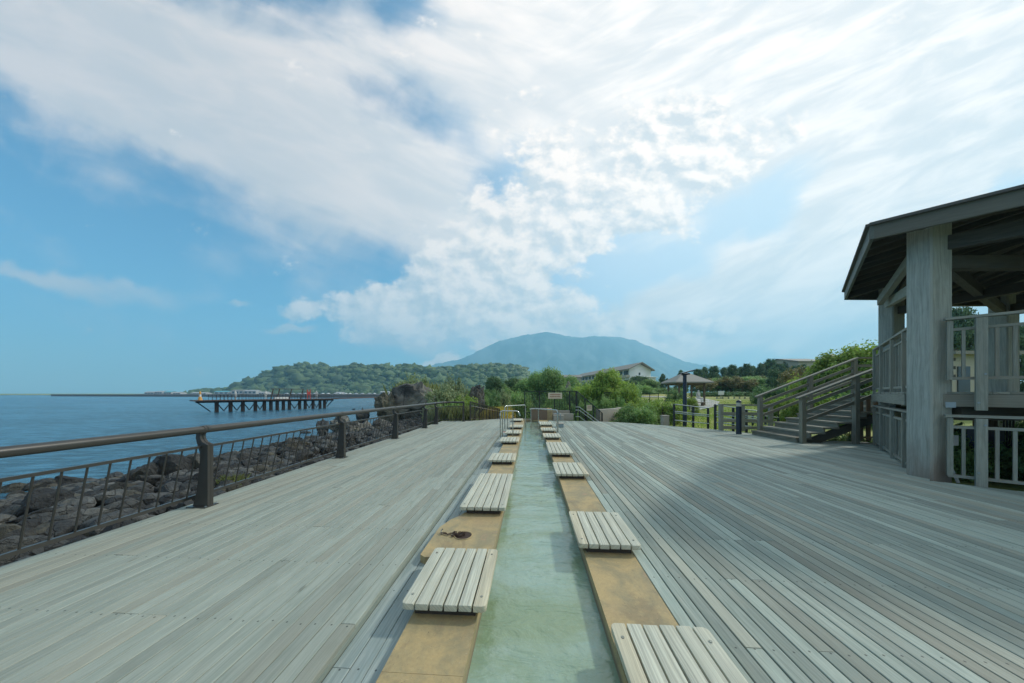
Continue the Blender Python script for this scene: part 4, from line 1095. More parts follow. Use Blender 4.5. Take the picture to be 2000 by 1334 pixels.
mb.build('eave_beams', m_brown, t)
# small bench with a seated person beside it
def person(label, loc, rz, h=1.68, sitting=False, mats=None):
    """one continuous skinned body on a joint skeleton"""
    t = thing('person', label, 'person', loc); t.rotation_euler = (0, 0, rz); k = h/1.7
    J = {'pelvis': (0, 0, .92), 'chest': (0, 0, 1.28), 'neck': (0, 0, 1.46), 'head': (0, -.02, 1.60), 'top': (0, -.01, 1.68)}
    E_ = [('pelvis', 'chest'), ('chest', 'neck'), ('neck', 'head'), ('head', 'top')]; Rr = {'pelvis': .135, 'chest': .15, 'neck': .06, 'head': .095, 'top': .07}
    for s_, n_ in ((-1, 'l'), (1, 'r')):
        J['sh'+n_] = (.17*s_, 0, 1.38); J['el'+n_] = (.23*s_, .03, 1.12); J['wr'+n_] = (.22*s_, -.08, .90); J['ha'+n_] = (.21*s_, -.12, .80)
        if sitting: J['kn'+n_] = (.12*s_, -.42, .88); J['an'+n_] = (.12*s_, -.42, .50); J['to'+n_] = (.12*s_, -.58, .47)
        else: J['kn'+n_] = (.10*s_, -.02, .50); J['an'+n_] = (.11*s_, .02, .08); J['to'+n_] = (.12*s_, -.15, .03)
        J['hp'+n_] = (.09*s_, 0, .88)
        E_ += [('chest', 'sh'+n_), ('sh'+n_, 'el'+n_), ('el'+n_, 'wr'+n_), ('wr'+n_, 'ha'+n_), ('pelvis', 'hp'+n_), ('hp'+n_, 'kn'+n_), ('kn'+n_, 'an'+n_), ('an'+n_, 'to'+n_)]
        Rr.update({'sh'+n_: .065, 'el'+n_: .045, 'wr'+n_: .03, 'ha'+n_: .035, 'hp'+n_: .09, 'kn'+n_: .06, 'an'+n_: .04, 'to'+n_: .035})
    ks = list(J); me = bpy.data.meshes.new('body'); dz = -.45 if sitting else 0
    me.from_pydata([(J[q][0]*k, J[q][1]*k, (J[q][2]+dz)*k) for q in ks], [(ks.index(a), ks.index(b)) for a, b in E_], [])
    o = bpy.data.objects.new('body', me); C.objects.link(o); o.parent = t
    md = o.modifiers.new('skin', 'SKIN')
    for i, q in enumerate(ks): me.skin_vertices[0].data[i].radius = (Rr[q]*k, Rr[q]*k)
    me.skin_vertices[0].data[0].use_root = True
    o.modifiers.new('sub', 'SUBSURF').levels = 1
    me.materials.append(mats or m_shirt); return t

# ------------------------------------------------------------------ buildings
def house(name, label, px0, px1, d, ybase, yeave, yridge, depth, wallm, roofm, ang=0, floors=1, wins=4, over=.5, cat='house'):
    (x0, y0), (x1, y1) = dirxy(px0, d), dirxy(px1, d); zb2, ze, zr = zat(ybase, d), zat(yeave, d), zat(yridge, d)
    wdt = math.hypot(x1-x0, y1-y0); t = thing(name, label, cat, (x0, y0, zb2)); t.rotation_euler = (0, 0, math.atan2(y1-y0, x1-x0)+ang)
    hgt = ze-zb2; rh = zr-ze; O = ORG.pop(t.name); ORG[t.name] = Vector((0, 0, 0))
    mb = MB(); mb.box(0, wdt, 0, depth, 0, hgt); mb.add([(0, 0, hgt), (0, depth, hgt), (0, depth/2, hgt+rh*.93)], [(0, 1, 2)]); mb.add([(wdt, 0, hgt), (wdt, depth, hgt), (wdt, depth/2, hgt+rh*.93)], [(0, 1, 2)])
    mb.build('wall', wallm, t)
    o_ = over; s_ = rh/(depth/2); mb = MB()
    A = [(-o_, -o_, hgt-o_*s_), (wdt+o_, -o_, hgt-o_*s_), (wdt+o_, depth/2, hgt+rh), (-o_, depth/2, hgt+rh)]; B = [(-o_, depth/2, hgt+rh), (wdt+o_, depth/2, hgt+rh), (wdt+o_, depth+o_, hgt-o_*s_), (-o_, depth+o_, hgt-o_*s_)]
    for q in (A, B): mb.extr(q, (0, 0, 0), (0, 0, .2))
    mb.build('roof', roofm, t)
    if wins:
        fh = hgt/floors
        for f in range(floors):
            for w in range(wins):
                a = wdt*(w+.22)/wins; b = wdt*(w+.78)/wins
                mb = MB(); mb.box(a, b, -.06, .05, f*fh+fh*.28, f*fh+fh*.78); mb.build('window', m_glass, t)
    return t
# hotel: long side faces us obliquely, gable to the right
d1 = 118.0
def hotel():
    g0 = Vector((*dirxy(1229, 112), 0)); g1 = Vector((*dirxy(1271, 118), 0)); r0 = Vector((*dirxy(1121, 178), 0))
    t = thing('hotel', 'long three storey hotel with a grey brown gable roof and white end wall', 'building', (g0.x, g0.y, 0)); ze = zat(719.7, 112); zr = zat(709.5, 115)
    a = (r0-g0); b = (g1-g0)
    c = [g0, g1, r0+b, r0]
    mb = MB(); vs = [(p.x, p.y, 0) for p in c]+[(p.x, p.y, ze) for p in c]; mb.add(vs, [(0, 1, 5, 4), (1, 2, 6, 5), (2, 3, 7, 6), (3, 0, 4, 7)])
    mr0, mr1 = g0+b/2, r0+b/2; mb.add([(g0.x, g0.y, ze), (g1.x, g1.y, ze), (mr0.x, mr0.y, zr-.3)], [(0, 1, 2)]); mb.build('wall', m_white, t)
    un = b.normalized()*1.2; ua = -a.normalized()*1.6; mb = MB()
    for s0, s1 in ((g0-un, r0-un), (g1+un, r0+b+un)):
        q = [(s0.x+ua.x, s0.y+ua.y, ze-.5), (s1.x, s1.y, ze-.5), (mr1.x, mr1.y, zr), (mr0.x+ua.x, mr0.y+ua.y, zr)]; mb.extr(q, (0, 0, 0), (0, 0, .35))
    mb.build('roof', m_rooft, t)
    nw = 14
    for f in range(3):
        for k in range(nw):
            p = g0+a*((k+.15)/nw); q = g0+a*((k+.85)/nw); z0 = ze*(f+.30)/3.05; z1 = ze*(f+.86)/3.05; mb = MB()
            mb.beam((p.x, p.y, (z0+z1)/2), (q.x, q.y, (z0+z1)/2), .3, z1-z0); mb.build('window', m_glass, t)
    mb = MB()
    for f in range(3):
        z = ze*(f+.1)/3.05+.5; p = g0-un*.5; q = r0-un*.5; mb.beam((p.x, p.y, z), (q.x, q.y, z), 1.2, .9)
    mb.build('balcony', m_siding, t)
    p = g0+b*.45; mb = MB(); mb.beam((p.x-.4, p.y-.1, ze*.83), (p.x+.4, p.y+.05, ze*.83), .2, .9); mb.build('window', m_glass, t)
    return t
hotel()
house('annex', 'low white flat annex right beside the hotel gable', 1262, 1281, 108, 768, 737, 735.5, 8, m_white, m_white, wins=2, cat='building')
house('low_house', 'low grey roofed building partly hidden behind the trees left of the hotel', 1095, 1135, 130, 768, 737, 732, 8, m_siding, m_rooft, wins=3, cat='building')
house('grey_roof_house', 'grey roofed house between the headland and the round trees', 1018, 1050, 62, 768, 750, 740, 7, m_white, m_rooft, wins=3)
house('far_right_house', 'large house with a green grey hipped roof above the pines, behind the stairs', 1560, 1616, 78, 768, 706, 697, 12, m_siding, m_pav, wins=4)
house('long_roof_house', 'long low grey roof half hidden in the pines left of the green grey roof', 1470, 1570, 90, 768, 738, 724, 10, m_siding, m_rooft, wins=6, cat='building')
house('siding_house', 'cream house with clapboard siding seen through the shelter railing', 1860, 1985, 19, 800, 692, 684, 6, m_siding, m_pav, wins=3)
vlg = [(282, 300, 763.5, m_white), (303, 316, 762.5, m_white), (320, 334, 763, m_cyan), (338, 352, 764.5, m_white), (372, 383, 765, m_white), (384, 402, 765, m_white), (418, 446, 762.5, m_cyan), (452, 474, 760, m_rooft), (476, 500, 760.5, m_white), (505, 520, 764, m_white), (655, 668, 764.5, m_white), (742, 760, 763, m_white)]
vl = ['leftmost tiny white harbour house near the end of the breakwater', 'second white harbour house from the left end of the village', 'harbour shed with turquoise roof among the leftmost houses', 'small white shed right of the first turquoise harbour roof',
      'small white harbour hut left of the long white shed', 'long white harbour shed before the trees', 'larger harbour shed with turquoise roof below the headland', 'brown roofed harbour house below the headland', 'white harbour house right of the brown roofed one',
      'low white hut right of the white harbour house', 'low white building beyond the middle of the pier', 'pale building just left of the big dark rock']
for (a, b, ye, rm), lb in zip(vlg, vl):
    house('harbour_house', lb, a, b, 440, 770.2, ye+3.0, ye+1.2, 9, m_vill, m_vill if rm is m_white else rm, wins=3, over=.3)
random.seed(11)
pc = None
for k in range(16):
    px = 560+k*11.5+random.uniform(-3, 3); x, y = dirxy(px, 400)
    if pc is None:
        pc = thing('parked_car', 'far parked car on the harbour road behind the breakwater', 'car', (x, y, .25), 'cars parked along the harbour road'); ORG[pc.name] = Vector((0, 0, 0))
        mb = MB(); mb.box(-2.1, 2.1, -.85, .85, .35, .95); mb.extr([(-1.5, -.75, .95), (1.3, -.75, .95), (.8, -.65, 1.5), (-1.0, -.65, 1.5)], (0, 0, 0), (0, 1.4, 0)); mb.build('body', m_carw, pc)
        mb = MB()
        for sx in (-1.3, 1.3): mb.tube([(sx, -.9, .35), (sx, .9, .35)], .34, 12)
        mb.build('wheels', m_black, pc)
    else: dup(pc, (x, y, .25), random.choice((0, .2, 1.4)), 'far parked car on the harbour road behind the breakwater')
random.seed(7)
mb = MB(); a, b = dirxy(107, 330), dirxy(600, 262); c = dirxy(760, 250); e0 = dirxy(560, 252)
mb.beam((*a, -.85), (*b, -.85), 5, 2.3); bo = mb.build('breakwater', m_concd); tag(bo, 'long low dark breakwater reaching left across the sea to the horizon', 'breakwater')
mb = MB(); mb.beam((*dirxy(540, 235), -.75), (*dirxy(800, 225), -.75), 5, 2.7); bo = mb.build('sea_wall', m_concd); tag(bo, 'nearer dark sea wall behind the right half of the pier', 'sea wall')
# harbour apron so houses stand on land
mb = MB(); mb.prism([dirxy(262, 432), dirxy(800, 380), dirxy(1100, 420), dirxy(1100, 560), dirxy(330, 560), dirxy(262, 460)], -3, .22); mb.build('harbour_ground', m_conc)['kind'] = 'structure'

# ------------------------------------------------------------------ pier
pr = thing('pier', 'old rusty steel pier on round piles standing in the sea', 'pier', (*dirxy(380, 50), SEA))
pA, pB, pC_ = dirxy(374, 50), dirxy(655, 68), dirxy(760, 84)
DZ = .22
def pl_(s_, z):
    return (lerp(pA[0], pB[0], s_), lerp(pA[1], pB[1], s_), z)
Lp = math.hypot(pB[0]-pA[0], pB[1]-pA[1])
mb = MB(); mb.beam(pl_(0, DZ), pl_(1, DZ), 3.2, .16); mb.beam((*pB, DZ+.05), (*pC_, DZ+.25), 2.6, .16); mb.build('walkway', m_rust, pr)
mb = MB(); mb.beam(pl_(.02, DZ-.24), pl_(.98, DZ-.24), .35, .30); mb.build('girder', m_black, pr)
pu = Vector((pB[0]-pA[0], pB[1]-pA[1], 0)).normalized(); pn_ = Vector((-pu.y, pu.x, 0))
S = [(p-374)/(655-374) for p in (415, 442, 462, 486, 501, 512, 523, 534, 546, 566, 576, 595, 608, 618)]
S = [s_*.955 for s_ in S]
S = [.135, .215, .29, .37, .43, .475, .52, .565, .61, .69, .735, .80, .86, .90]
for s_ in S:
    for side_ in (0,):
        p = Vector(pl_(s_, 0))+pn_*side_; mb = MB(); mb.tube([(p.x, p.y, SEA-1.5), (p.x, p.y, DZ-.1)], .28, 10); mb.build('pile', m_rust, pr, True)
def brace(p, q, r_):
    mb = MB(); mb.tube([p, q], r_, 6); mb.build('brace', m_black, pr, True)
for a, b in zip([.03]+S, S+[.97]):
    if b-a > .05:
        mid = (a+b)/2
        if a == .03: brace(pl_(a, DZ-.3), pl_(b-.035, SEA+.15), .09)
        elif b == .97: brace(pl_(.975, DZ-.3), pl_(a+.02, SEA+.3), .09); brace(pl_(.93, DZ-.3), pl_(a+.01, SEA+.8), .09)
        else: brace(pl_(a, DZ-.4), pl_(mid, SEA+.2), .08); brace(pl_(b, DZ-.4), pl_(mid, SEA+.2), .08)
mb = MB()
for side_ in (-1.45, 1.45):
    o_ = pn_*side_
    for z in (DZ+.55, DZ+1.0): mb.tube([Vector(pl_(.10, z))+o_, Vector(pl_(.97, z))+o_], .025, 5)
    k = .10
    while k < .98: mb.tube([Vector(pl_(k, DZ))+o_, Vector(pl_(k, DZ+1.0))+o_], .03, 5); k += .022
mb.build('railing', m_black, pr)
mb = MB()
for k in (.475, .52, .61, .70):
    p = Vector(pl_(k, DZ)); mb.tube([p, p+Vector((.5, 0, 2.1))], .09, 6); 
mb.tube([Vector(pl_(.475, DZ+2.05)), Vector(pl_(.70, DZ+2.05))+Vector((.5, 0, 0))], .05, 5); mb.build('awning_frame', m_rust, pr)
mb = MB(); mb.box(*[0]*0) if False else None
p = Vector(pl_(.60, DZ)); q = Vector(pl_(.50, DZ)); mb.beam(q+Vector((0, 0, .3)), p+Vector((0, 0, .3)), .9, .35); mb.build('white_crates', m_white, pr)
p = Vector(pl_(.045, DZ+.08))
t = thing('beacon', 'small orange and white beacon on the left tip of the pier', 'beacon', p)
mb = MB(); mb.tube([p, p+Vector((0, 0, .35)), p+Vector((0, 0, .6))], [.30, .24, .17], 12); mb.build('base', m_yel, t, True)
mb = MB(); mb.tube([p+Vector((0, 0, .6)), p+Vector((0, 0, .95))], .15, 12); mb.build('collar', m_white, t, True)
mb = MB(); mb.tube([p+Vector((0, 0, .95)), p+Vector((0, 0, 1.3)), p+Vector((0, 0, 1.5))], [.13, .13, .05], 12); mb.build('lantern', m_yel, t, True)
p = Vector(pl_(.765, DZ))
t = thing('red_frame', 'red upright metal frame standing on the pier', 'frame', p); mb = MB()
for s_ in (-.25, .25): mb.tube([p+pu*s_, p+pu*s_+Vector((0, 0, 2.0))], .10, 6)
mb.beam(p-pu*.25+Vector((0, 0, 1.2)), p+pu*.25+Vector((0, 0, 1.2)), .1, .7); mb.build('uprights', m_red, t)
for s_, lb, rz in ((.245, 'person in pale clothes on the pier nearest the beacon', 2.0), (.44, 'person in pale clothes on the middle of the pier', 1.0), (.83, 'person in pale clothes on the right part of the pier', .4)):
    person(lb, Vector(pl_(s_, DZ+.08)), rz)
x, y = dirxy(1364, 31); person('person sitting at the right post of the garden pavilion', (x, y, ground_z(x, y)+.42), .4, sitting=True)
t = thing('bench', 'low bench under the right posts of the garden pavilion', 'bench', (x, y, ground_z(x, y))); mb = MB(); g_ = ground_z(x, y); mb.box(x-.8, x+.6, y-.1, y+.35, g_+.36, g_+.42); mb.build('seat', m_brown, t)
mb = MB(); mb.box(x-.7, x-.6, y-.05, y+.3, g_-.05, g_+.36); mb.box(x+.4, x+.5, y-.05, y+.3, g_-.05, g_+.36); mb.build('leg', m_brown, t)

# ------------------------------------------------------------------ paths
def strip_on_ground(name, pts, w, mat, dz, n=14):
    rows = []
    for i in range(len(pts)):
        a = Vector(pts[max(0, i-1)]); b = Vector(pts[min(len(pts)-1, i+1)]); d_ = (b-a).normalized(); nn = Vector((-d_.y, d_.x)); ww = w[i] if isinstance(w, list) else w
        rows.append([(pts[i][0]+nn.x*ww*(k/4-.5), pts[i][1]+nn.y*ww*(k/4-.5), ground_z(pts[i][0]+nn.x*ww*(k/4-.5), pts[i][1]+nn.y*ww*(k/4-.5))+dz) for k in range(5)])
    return grid_mesh(name, rows, mat)
strip_on_ground('path', [(-1.7-.0*k, 17.7+k*1.2) for k in range(12)]+[(-1.9-.15*k, 32+k*1.4) for k in range(8)], 1.9, m_pathp, .05)
pp = [dirxy(p, d_) for p, d_ in ((1300, 24), (1340, 27), (1372, 31), (1385, 37), (1360, 44), (1300, 48), (1240, 50))]
pts = []
for a, b in zip(pp, pp[1:]): pts += [(lerp(a[0], b[0], k/6), lerp(a[1], b[1], k/6)) for k in range(6)]
strip_on_ground('path', pts, 2.2, m_path, .05)
mb = MB(); mb.beam((-3.0, 18, -.9), (-2.9, 27, -.85), .22, .3); mb.beam((-2.9, 27, -.85), (-3.6, 42, -.6), .22, .35)
tag(mb.build('path_kerb', m_conc), 'pale kerb along the golden grass beside the pink path', 'kerb')

# ------------------------------------------------------------------ rocks
def rock_mesh(seed, sub=3, cuts=11, mat=None, stretch=(1, 1, 1), rough=.10):
    rg = random.Random(seed); bm = bmesh.new(); bmesh.ops.create_icosphere(bm, subdivisions=sub, radius=1)
    planes = []
    for _ in range(cuts):
        n_ = Vector((rg.gauss(0, 1), rg.gauss(0, 1), rg.gauss(0, .8))).normalized(); planes.append((n_, rg.uniform(.48, .86)))
    for v in bm.verts:
        for n_, dd in planes:
            k = v.co.dot(n_)
            if k > dd: v.co -= n_*(k-dd)*.93
        q = v.co*2.1+Vector((seed*3.1, 0, 0)); v.co *= 1+rough*noise.fractal(q, 1.0, 2.0, 4)
        v.co = Vector((v.co.x*stretch[0], v.co.y*stretch[1], v.co.z*stretch[2]))
    me = bpy.data.meshes.new('boulder'); bm.to_mesh(me); bm.free()
    me.polygons.foreach_set('use_smooth', [True]*len(me.polygons)); me.set_sharp_from_angle(angle=R(26))
    me.materials.append(mat or m_rock); return me
RM = [rock_mesh(k, 4, 13, None, (1, 1, .75), .17) for k in range(9)]
random.seed(21)
def put_rock(x, y, s, z=None, me=None, label='dark grey volcanic boulder in the jumbled bank below the seaside railing', group='boulders of the shore bank'):
    o = bpy.data.objects.new('boulder', me or random.choice(RM)); C.objects.link(o)
    o.location = (x, y, (ground_z(x, y) if z is None else z)+s*.12); o.rotation_euler = (random.uniform(-.5, .5), random.uniform(-.5, .5), random.uniform(0, 6.28))
    o.scale = (s*random.uniform(.85, 1.25), s*random.uniform(.85, 1.2), s*random.uniform(.75, 1.15))
    return tag(o, label, 'boulder', group)
k = 0; placed = []
tries = 0
while k < 262 and tries < 20000:
    tries += 1
    y = random.uniform(-.3, 1)**1*18 if random.random() < .75 else random.uniform(0, 28)
    x = random.uniform(-16.3, -5.0)
    if random.random() < .35: x = random.uniform(-9.5, -5.0)
    s = random.choice((.13, .16, .19, .23, .28, .36))*random.uniform(.85, 1.15)
    if x > -5.0-s*.8: continue
    if any((x-a)**2+(y-b)**2 < (.62*(s+c))**2 for a, b, c in placed): continue
    placed.append((x, y, s)); put_rock(x, y, s, ground_z(x, y)+random.uniform(0, .10)+(.10 if -9.5 < x < -6.5 else 0)); k += 1
# rubble between them as one mass
mb_v, mb_f, c0, rub_r = [], [], 0, []
tmpl = []
for q in range(4):
    me = rock_mesh(60+q, 2, 9); tmpl.append((np.array([v.co[:] for v in me.vertices]), np.array([p.vertices[:] for p in me.polygons])))
for q in range(10500):
    y = random.uniform(-3, 9) if random.random() < .55 else random.uniform(6, 28); x = random.uniform(-17.0, -4.75); s = random.uniform(.08, .15) if random.random() < .5 else random.uniform(.12, .26)
    tv, tf = random.choice(tmpl); a = random.uniform(0, 6.28); ca, sa = math.cos(a), math.sin(a)
    rot = np.array([[ca, -sa, 0], [sa, ca, 0], [0, 0, 1]]); vv = (tv@rot.T)*s*np.array([1.1, 1, .8])+np.array([x, y, ground_z(x, y)+s*.35+random.uniform(0, .11)])
    mb_v.append(vv); mb_f.append(tf+c0); c0 += len(tv); rub_r.append(np.full(len(tf), random.random(), np.float32))
me = bpy.data.meshes.new('rubble'); me.from_pydata(np.concatenate(mb_v).tolist(), [], np.concatenate(mb_f).tolist()); me.materials.append(m_rock); at_ = me.attributes.new('rnd', 'FLOAT', 'FACE'); at_.data.foreach_set('value', np.concatenate(rub_r))
o = bpy.data.objects.new('rubble', me); C.objects.link(o); tag(o, 'loose dark stones filling the gaps between the shore boulders', 'rubble', kind='stuff')
# larger named outcrops
def big(px, d, ytop, wpx, label, me, zb=-1.8, rz=0.0, depth=1.0, mat=None):
    x, y = dirxy(px, d); z1 = zat(ytop, d); w = wpx/F*d/2
    o = bpy.data.objects.new('boulder', me); C.objects.link(o); o.location = (x, y, (z1+zb)/2); o.rotation_euler = (0, 0, rz)
    zs = [v.co.z for v in me.vertices]; xs = [v.co.x for v in me.vertices]
    o.scale = (w/((max(xs)-min(xs))/2), w*depth, (z1-zb)/(max(zs)-min(zs))); o.location.z -= (max(zs)+min(zs))/2*o.scale.z
    return tag(o, label, 'boulder')
BR = [rock_mesh(101, 5, 16, m_bigrock, rough=.28), rock_mesh(105, 5, 12, m_bigrock, rough=.35), rock_mesh(108, 4, 10, m_bigrock, rough=.4), rock_mesh(111, 4, 11, m_rock, rough=.4)]
big(806, 28, 745, 112, 'huge brown grey volcanic rock rising behind the far end of the seaside railing', BR[0], -1.9, 0, .8)
big(757, 27, 765, 50, 'dark shoulder rock on the left flank of the huge rock', BR[1], -1.9, 0, .9)
big(846, 26.5, 768, 42, 'dark rock at the right foot of the huge rock, touching the bushes', BR[2], -1.9, 0, .9)
o = big(930, 26, 750, 40, 'leaning dark volcanic rock standing among bushes left of the path', BR[1], -1.0, 0, .8); o.rotation_euler = (0, R(20), 0)
big(1108, 30, 744, 13, 'narrow upright standing stone behind the black fence', rock_mesh(120, 3, 9, m_palerock), -1.0, 0, .8)
big(660, 14.5, 838, 66, 'large dark rock rising just beyond the third railing post', BR[3], -1.6)
big(705, 17.5, 822, 70, 'mossy brown rock between the third and fourth railing posts', BR[1], -1.7)
big(745, 19, 816, 60, 'broad dark rock in front of the huge rock at the waterside', BR[2], -1.7)
big(628, 22, 815, 22, 'small black rock in the water right of the pier end', BR[3], -2.0)
big(668, 26, 806, 44, 'low row rock breaking the water left of the huge rock', BR[2], -2.1)
big(706, 30, 795, 24, 'small dark rock in the water just left of the huge rock', BR[3], -2.1)
big(338, 7.8, 884, 95, 'large rounded boulder on the bank left of the curved railing post', RM[3], -1.0)
big(285, 7.3, 905, 50, 'pale topped boulder beside the large rounded one on the bank', RM[5], -1.0)
big(385, 8.2, 884, 50, 'boulder on the bank directly behind the curved railing post', RM[1], -1.0)
big(560, 12, 874, 70, 'brown weathered boulder on the bank between the second and third posts', RM[6], -1.2)
big(600, 12.5, 868, 60, 'dark boulder on the bank just left of the third railing post', RM[2], -1.2)
big(500, 11, 882, 60, 'flat brown boulder on the bank beyond the tuft of dry grass', RM[7], -1.2)
for q, (px, py) in enumerate(((135, 942), (95, 948), (30, 958), (75, 952), (580, 858), (565, 862), (598, 846), (690, 800))):
    x, y = G(px, py, SEA); put_rock(x, y, .45 if px < 500 else .4, SEA-.1, label='low rock awash just offshore', group='rocks awash offshore')
random.seed(7)

ORD = 'first second third fourth fifth sixth seventh eighth ninth tenth eleventh twelfth thirteenth fourteenth fifteenth'.split()
# ------------------------------------------------------------------ vegetation
def leaves_mesh(name, clumps, per, size, mat, up=.25, aspect=.55, spread=.5, seed=1, trunk=None, needle=False, shell=.0):
    """clumps: list of (cx, cy, cz, r); leaf quads scattered through each clump's volume"""
    rg = np.random.default_rng(seed); VV = []; RV = []
    for (cx, cy, cz, r) in clumps:
        n_ = max(8, int(per*r*r))
        dr = rg.normal(size=(n_, 3)); dr /= np.linalg.norm(dr, axis=1)[:, None]
        rr = r*(shell+(1-shell)*rg.random(n_)**.45)*(1+.22*rg.normal(size=n_))
        c = np.array([cx, cy, cz])+dr*rr[:, None]*np.array([1, 1, .85])
        nrm_ = dr+rg.normal(size=(n_, 3))*spread+np.array([0, 0, up]); nrm_ /= np.linalg.norm(nrm_, axis=1)[:, None]
        a = np.cross(nrm_, rg.normal(size=(n_, 3))); a /= np.linalg.norm(a, axis=1)[:, None]; b = np.cross(nrm_, a)
        sz = size*(.6+.8*rg.random(n_))[:, None]; a *= sz; b *= sz*aspect
        VV.append(np.stack([c-a, c-b*1.0+a*.1, c+a, c+b*1.0-a*.1], 1).reshape(-1, 3))
        base = rg.random()*.5; RV.append(np.clip(base+rg.random(n_)*.5+.25*(dr[:, 2]*.5), 0, 1))
    VV = np.concatenate(VV); RV = np.concatenate(RV); nf = len(RV)
    me = bpy.data.meshes.new(name); me.vertices.add(len(VV)); me.vertices.foreach_set('co', VV.ravel().astype(np.float32))
    me.loops.add(nf*4); me.polygons.add(nf); me.loops.foreach_set('vertex_index', np.arange(nf*4)); me.polygons.foreach_set('loop_start', np.arange(0, nf*4, 4)); me.polygons.foreach_set('loop_total', np.full(nf, 4))
    me.update(); a_ = me.attributes.new('rnd', 'FLOAT', 'FACE'); a_.data.foreach_set('value', RV.astype(np.float32)); me.materials.append(mat); return me
def clump_set(kind, rg):
    cl = []
    if kind == 'shrub':      # fills z 0..1, radius 1
        for _ in range(46):
            a = rg.uniform(0, 6.28); r = rg.random()**.5*.82; z = rg.uniform(.08, .80)*(1-.35*r**2)
            cl.append((r*math.cos(a), r*math.sin(a), z, rg.uniform(.14, .27)))
    elif kind == 'round':
        for _ in range(60):
            v = Vector((rg.gauss(0, 1), rg.gauss(0, 1), rg.gauss(0, 1))).normalized()*(rg.uniform(.45, .85))
            cl.append((v.x, v.y, .60+v.z*.42, rg.uniform(.13, .26)))
    elif kind == 'pine':
        for _ in range(64):
            z = 1-.85*rg.random()**1.0; rmax = .95*(1.15-z)**.55; a = rg.uniform(0, 6.28); r = rmax*rg.uniform(.2, 1)
            cl.append((r*math.cos(a), r*math.sin(a), z-.06*r, rg.uniform(.08, .16)))
    elif kind == 'open':
        for _ in range(40):
            v = Vector((rg.gauss(0, 1), rg.gauss(0, 1), rg.gauss(0, .8))).normalized()*(rg.uniform(.4, .95))
            cl.append((v.x, v.y, .62+v.z*.38, rg.uniform(.10, .2)))
    return cl
def plant(name, label, cat, kind, mat, per, size, seed, h, w, group=None, up=.25, aspect=.55):
    rg = random.Random(seed); cl = clump_set(kind, rg)
    cl = [(x*w, y*w, z*h, r*(w+h)/2) for x, y, z, r in cl]
    t = thing(name, label, cat, (0, 0, 0), group)
    me = leaves_mesh('crown', cl, per, size, mat, up=up, aspect=aspect, seed=seed); o = bpy.data.objects.new('crown', me); C.objects.link(o); o.parent = t
    mb = MB(); trh = .45*h if kind != 'shrub' else .3*h
    mb.tube([(0, 0, -.3), (.02*h, 0, trh*.5), (0, .02*h, trh), (0, 0, h*.85)], [.035*h, .028*h, .022*h, .006*h], 8)
    for x, y, z, r in rg.sample(cl, min(12, len(cl))):
        z0 = max(.12*h, z*.55); mb.tube([(0, 0, z0), (x*.5, y*.5, (z0+z)/2+.02*h), (x, y, z)], [.014*h, .009*h, .003*h], 5)
    mb.build('trunk', m_bark, t, True)
    kids(t); return t
SP = {   # species prototypes, built at unit-ish size then scaled per plant
 'bright_shrub': dict(kind='shrub', mat=m_lbright, per=1500, size=.055, h=1.6, w=1.5, nm='shrub', cat='shrub'),
 'mid_shrub': dict(kind='shrub', mat=m_lmid, per=1500, size=.055, h=1.6, w=1.5, nm='shrub', cat='shrub'),
 'dark_shrub': dict(kind='shrub', mat=m_ldark, per=1200, size=.06, h=1.6, w=1.5, nm='shrub', cat='shrub'),
 'grey_shrub': dict(kind='shrub', mat=m_lgrey, per=1300, size=.065, h=1.8, w=1.4, nm='shrub', cat='shrub'),
 'round_tree': dict(kind='round', mat=m_lmid, per=800, size=.09, h=3.6, w=2.0, nm='round_tree', cat='tree'),
 'bright_tree': dict(kind='round', mat=m_lbright, per=900, size=.085, h=3.6, w=2.0, nm='broadleaf_tree', cat='tree'),
 'dark_tree': dict(kind='round', mat=m_ldark, per=650, size=.11, h=4.0, w=2.2, nm='broadleaf_tree', cat='tree'),
 'pine': dict(kind='pine', mat=m_lpine, per=900, size=.17, h=5.0, w=2.6, nm='pine_tree', cat='pine tree', aspect=.28),
 'rust_tree': dict(kind='open', mat=m_lrust, per=420, size=.11, h=4.0, w=2.2, nm='russet_tree', cat='tree'),
}
PROT = {}
def grow(sp, px, d, ytop, wpx, label, zb=None, ybase=None, group=None, rz=None, at=None):
    q = SP[sp]; x, y = dirxy(px, d) if at is None else at
    if zb is None: zb = ground_z(x, y)
    h = max(.3, zat(ytop, d)-zb); w = wpx/F*d/2
    if sp not in PROT:
        PROT[sp] = plant(q['nm'], label, q['cat'], q['kind'], q['mat'], q['per'], q['size'], abs(hash(sp)) % 97 if False else len(PROT)*13+5, q['h'], q['w'], aspect=q.get('aspect', .55)); o = PROT[sp]
    else: o = dup(PROT[sp], (0, 0, 0), 0, label)
    o.location = (x, y, zb-.05); o.rotation_euler = (0, 0, random.uniform(0, 6.28) if rz is None else rz)
    o.scale = (w/(q['w']*.95), w/(q['w']*.95), h/(q['h']*1.0)); o['label'] = label
    if group: o['group'] = group
    return o
random.seed(33)
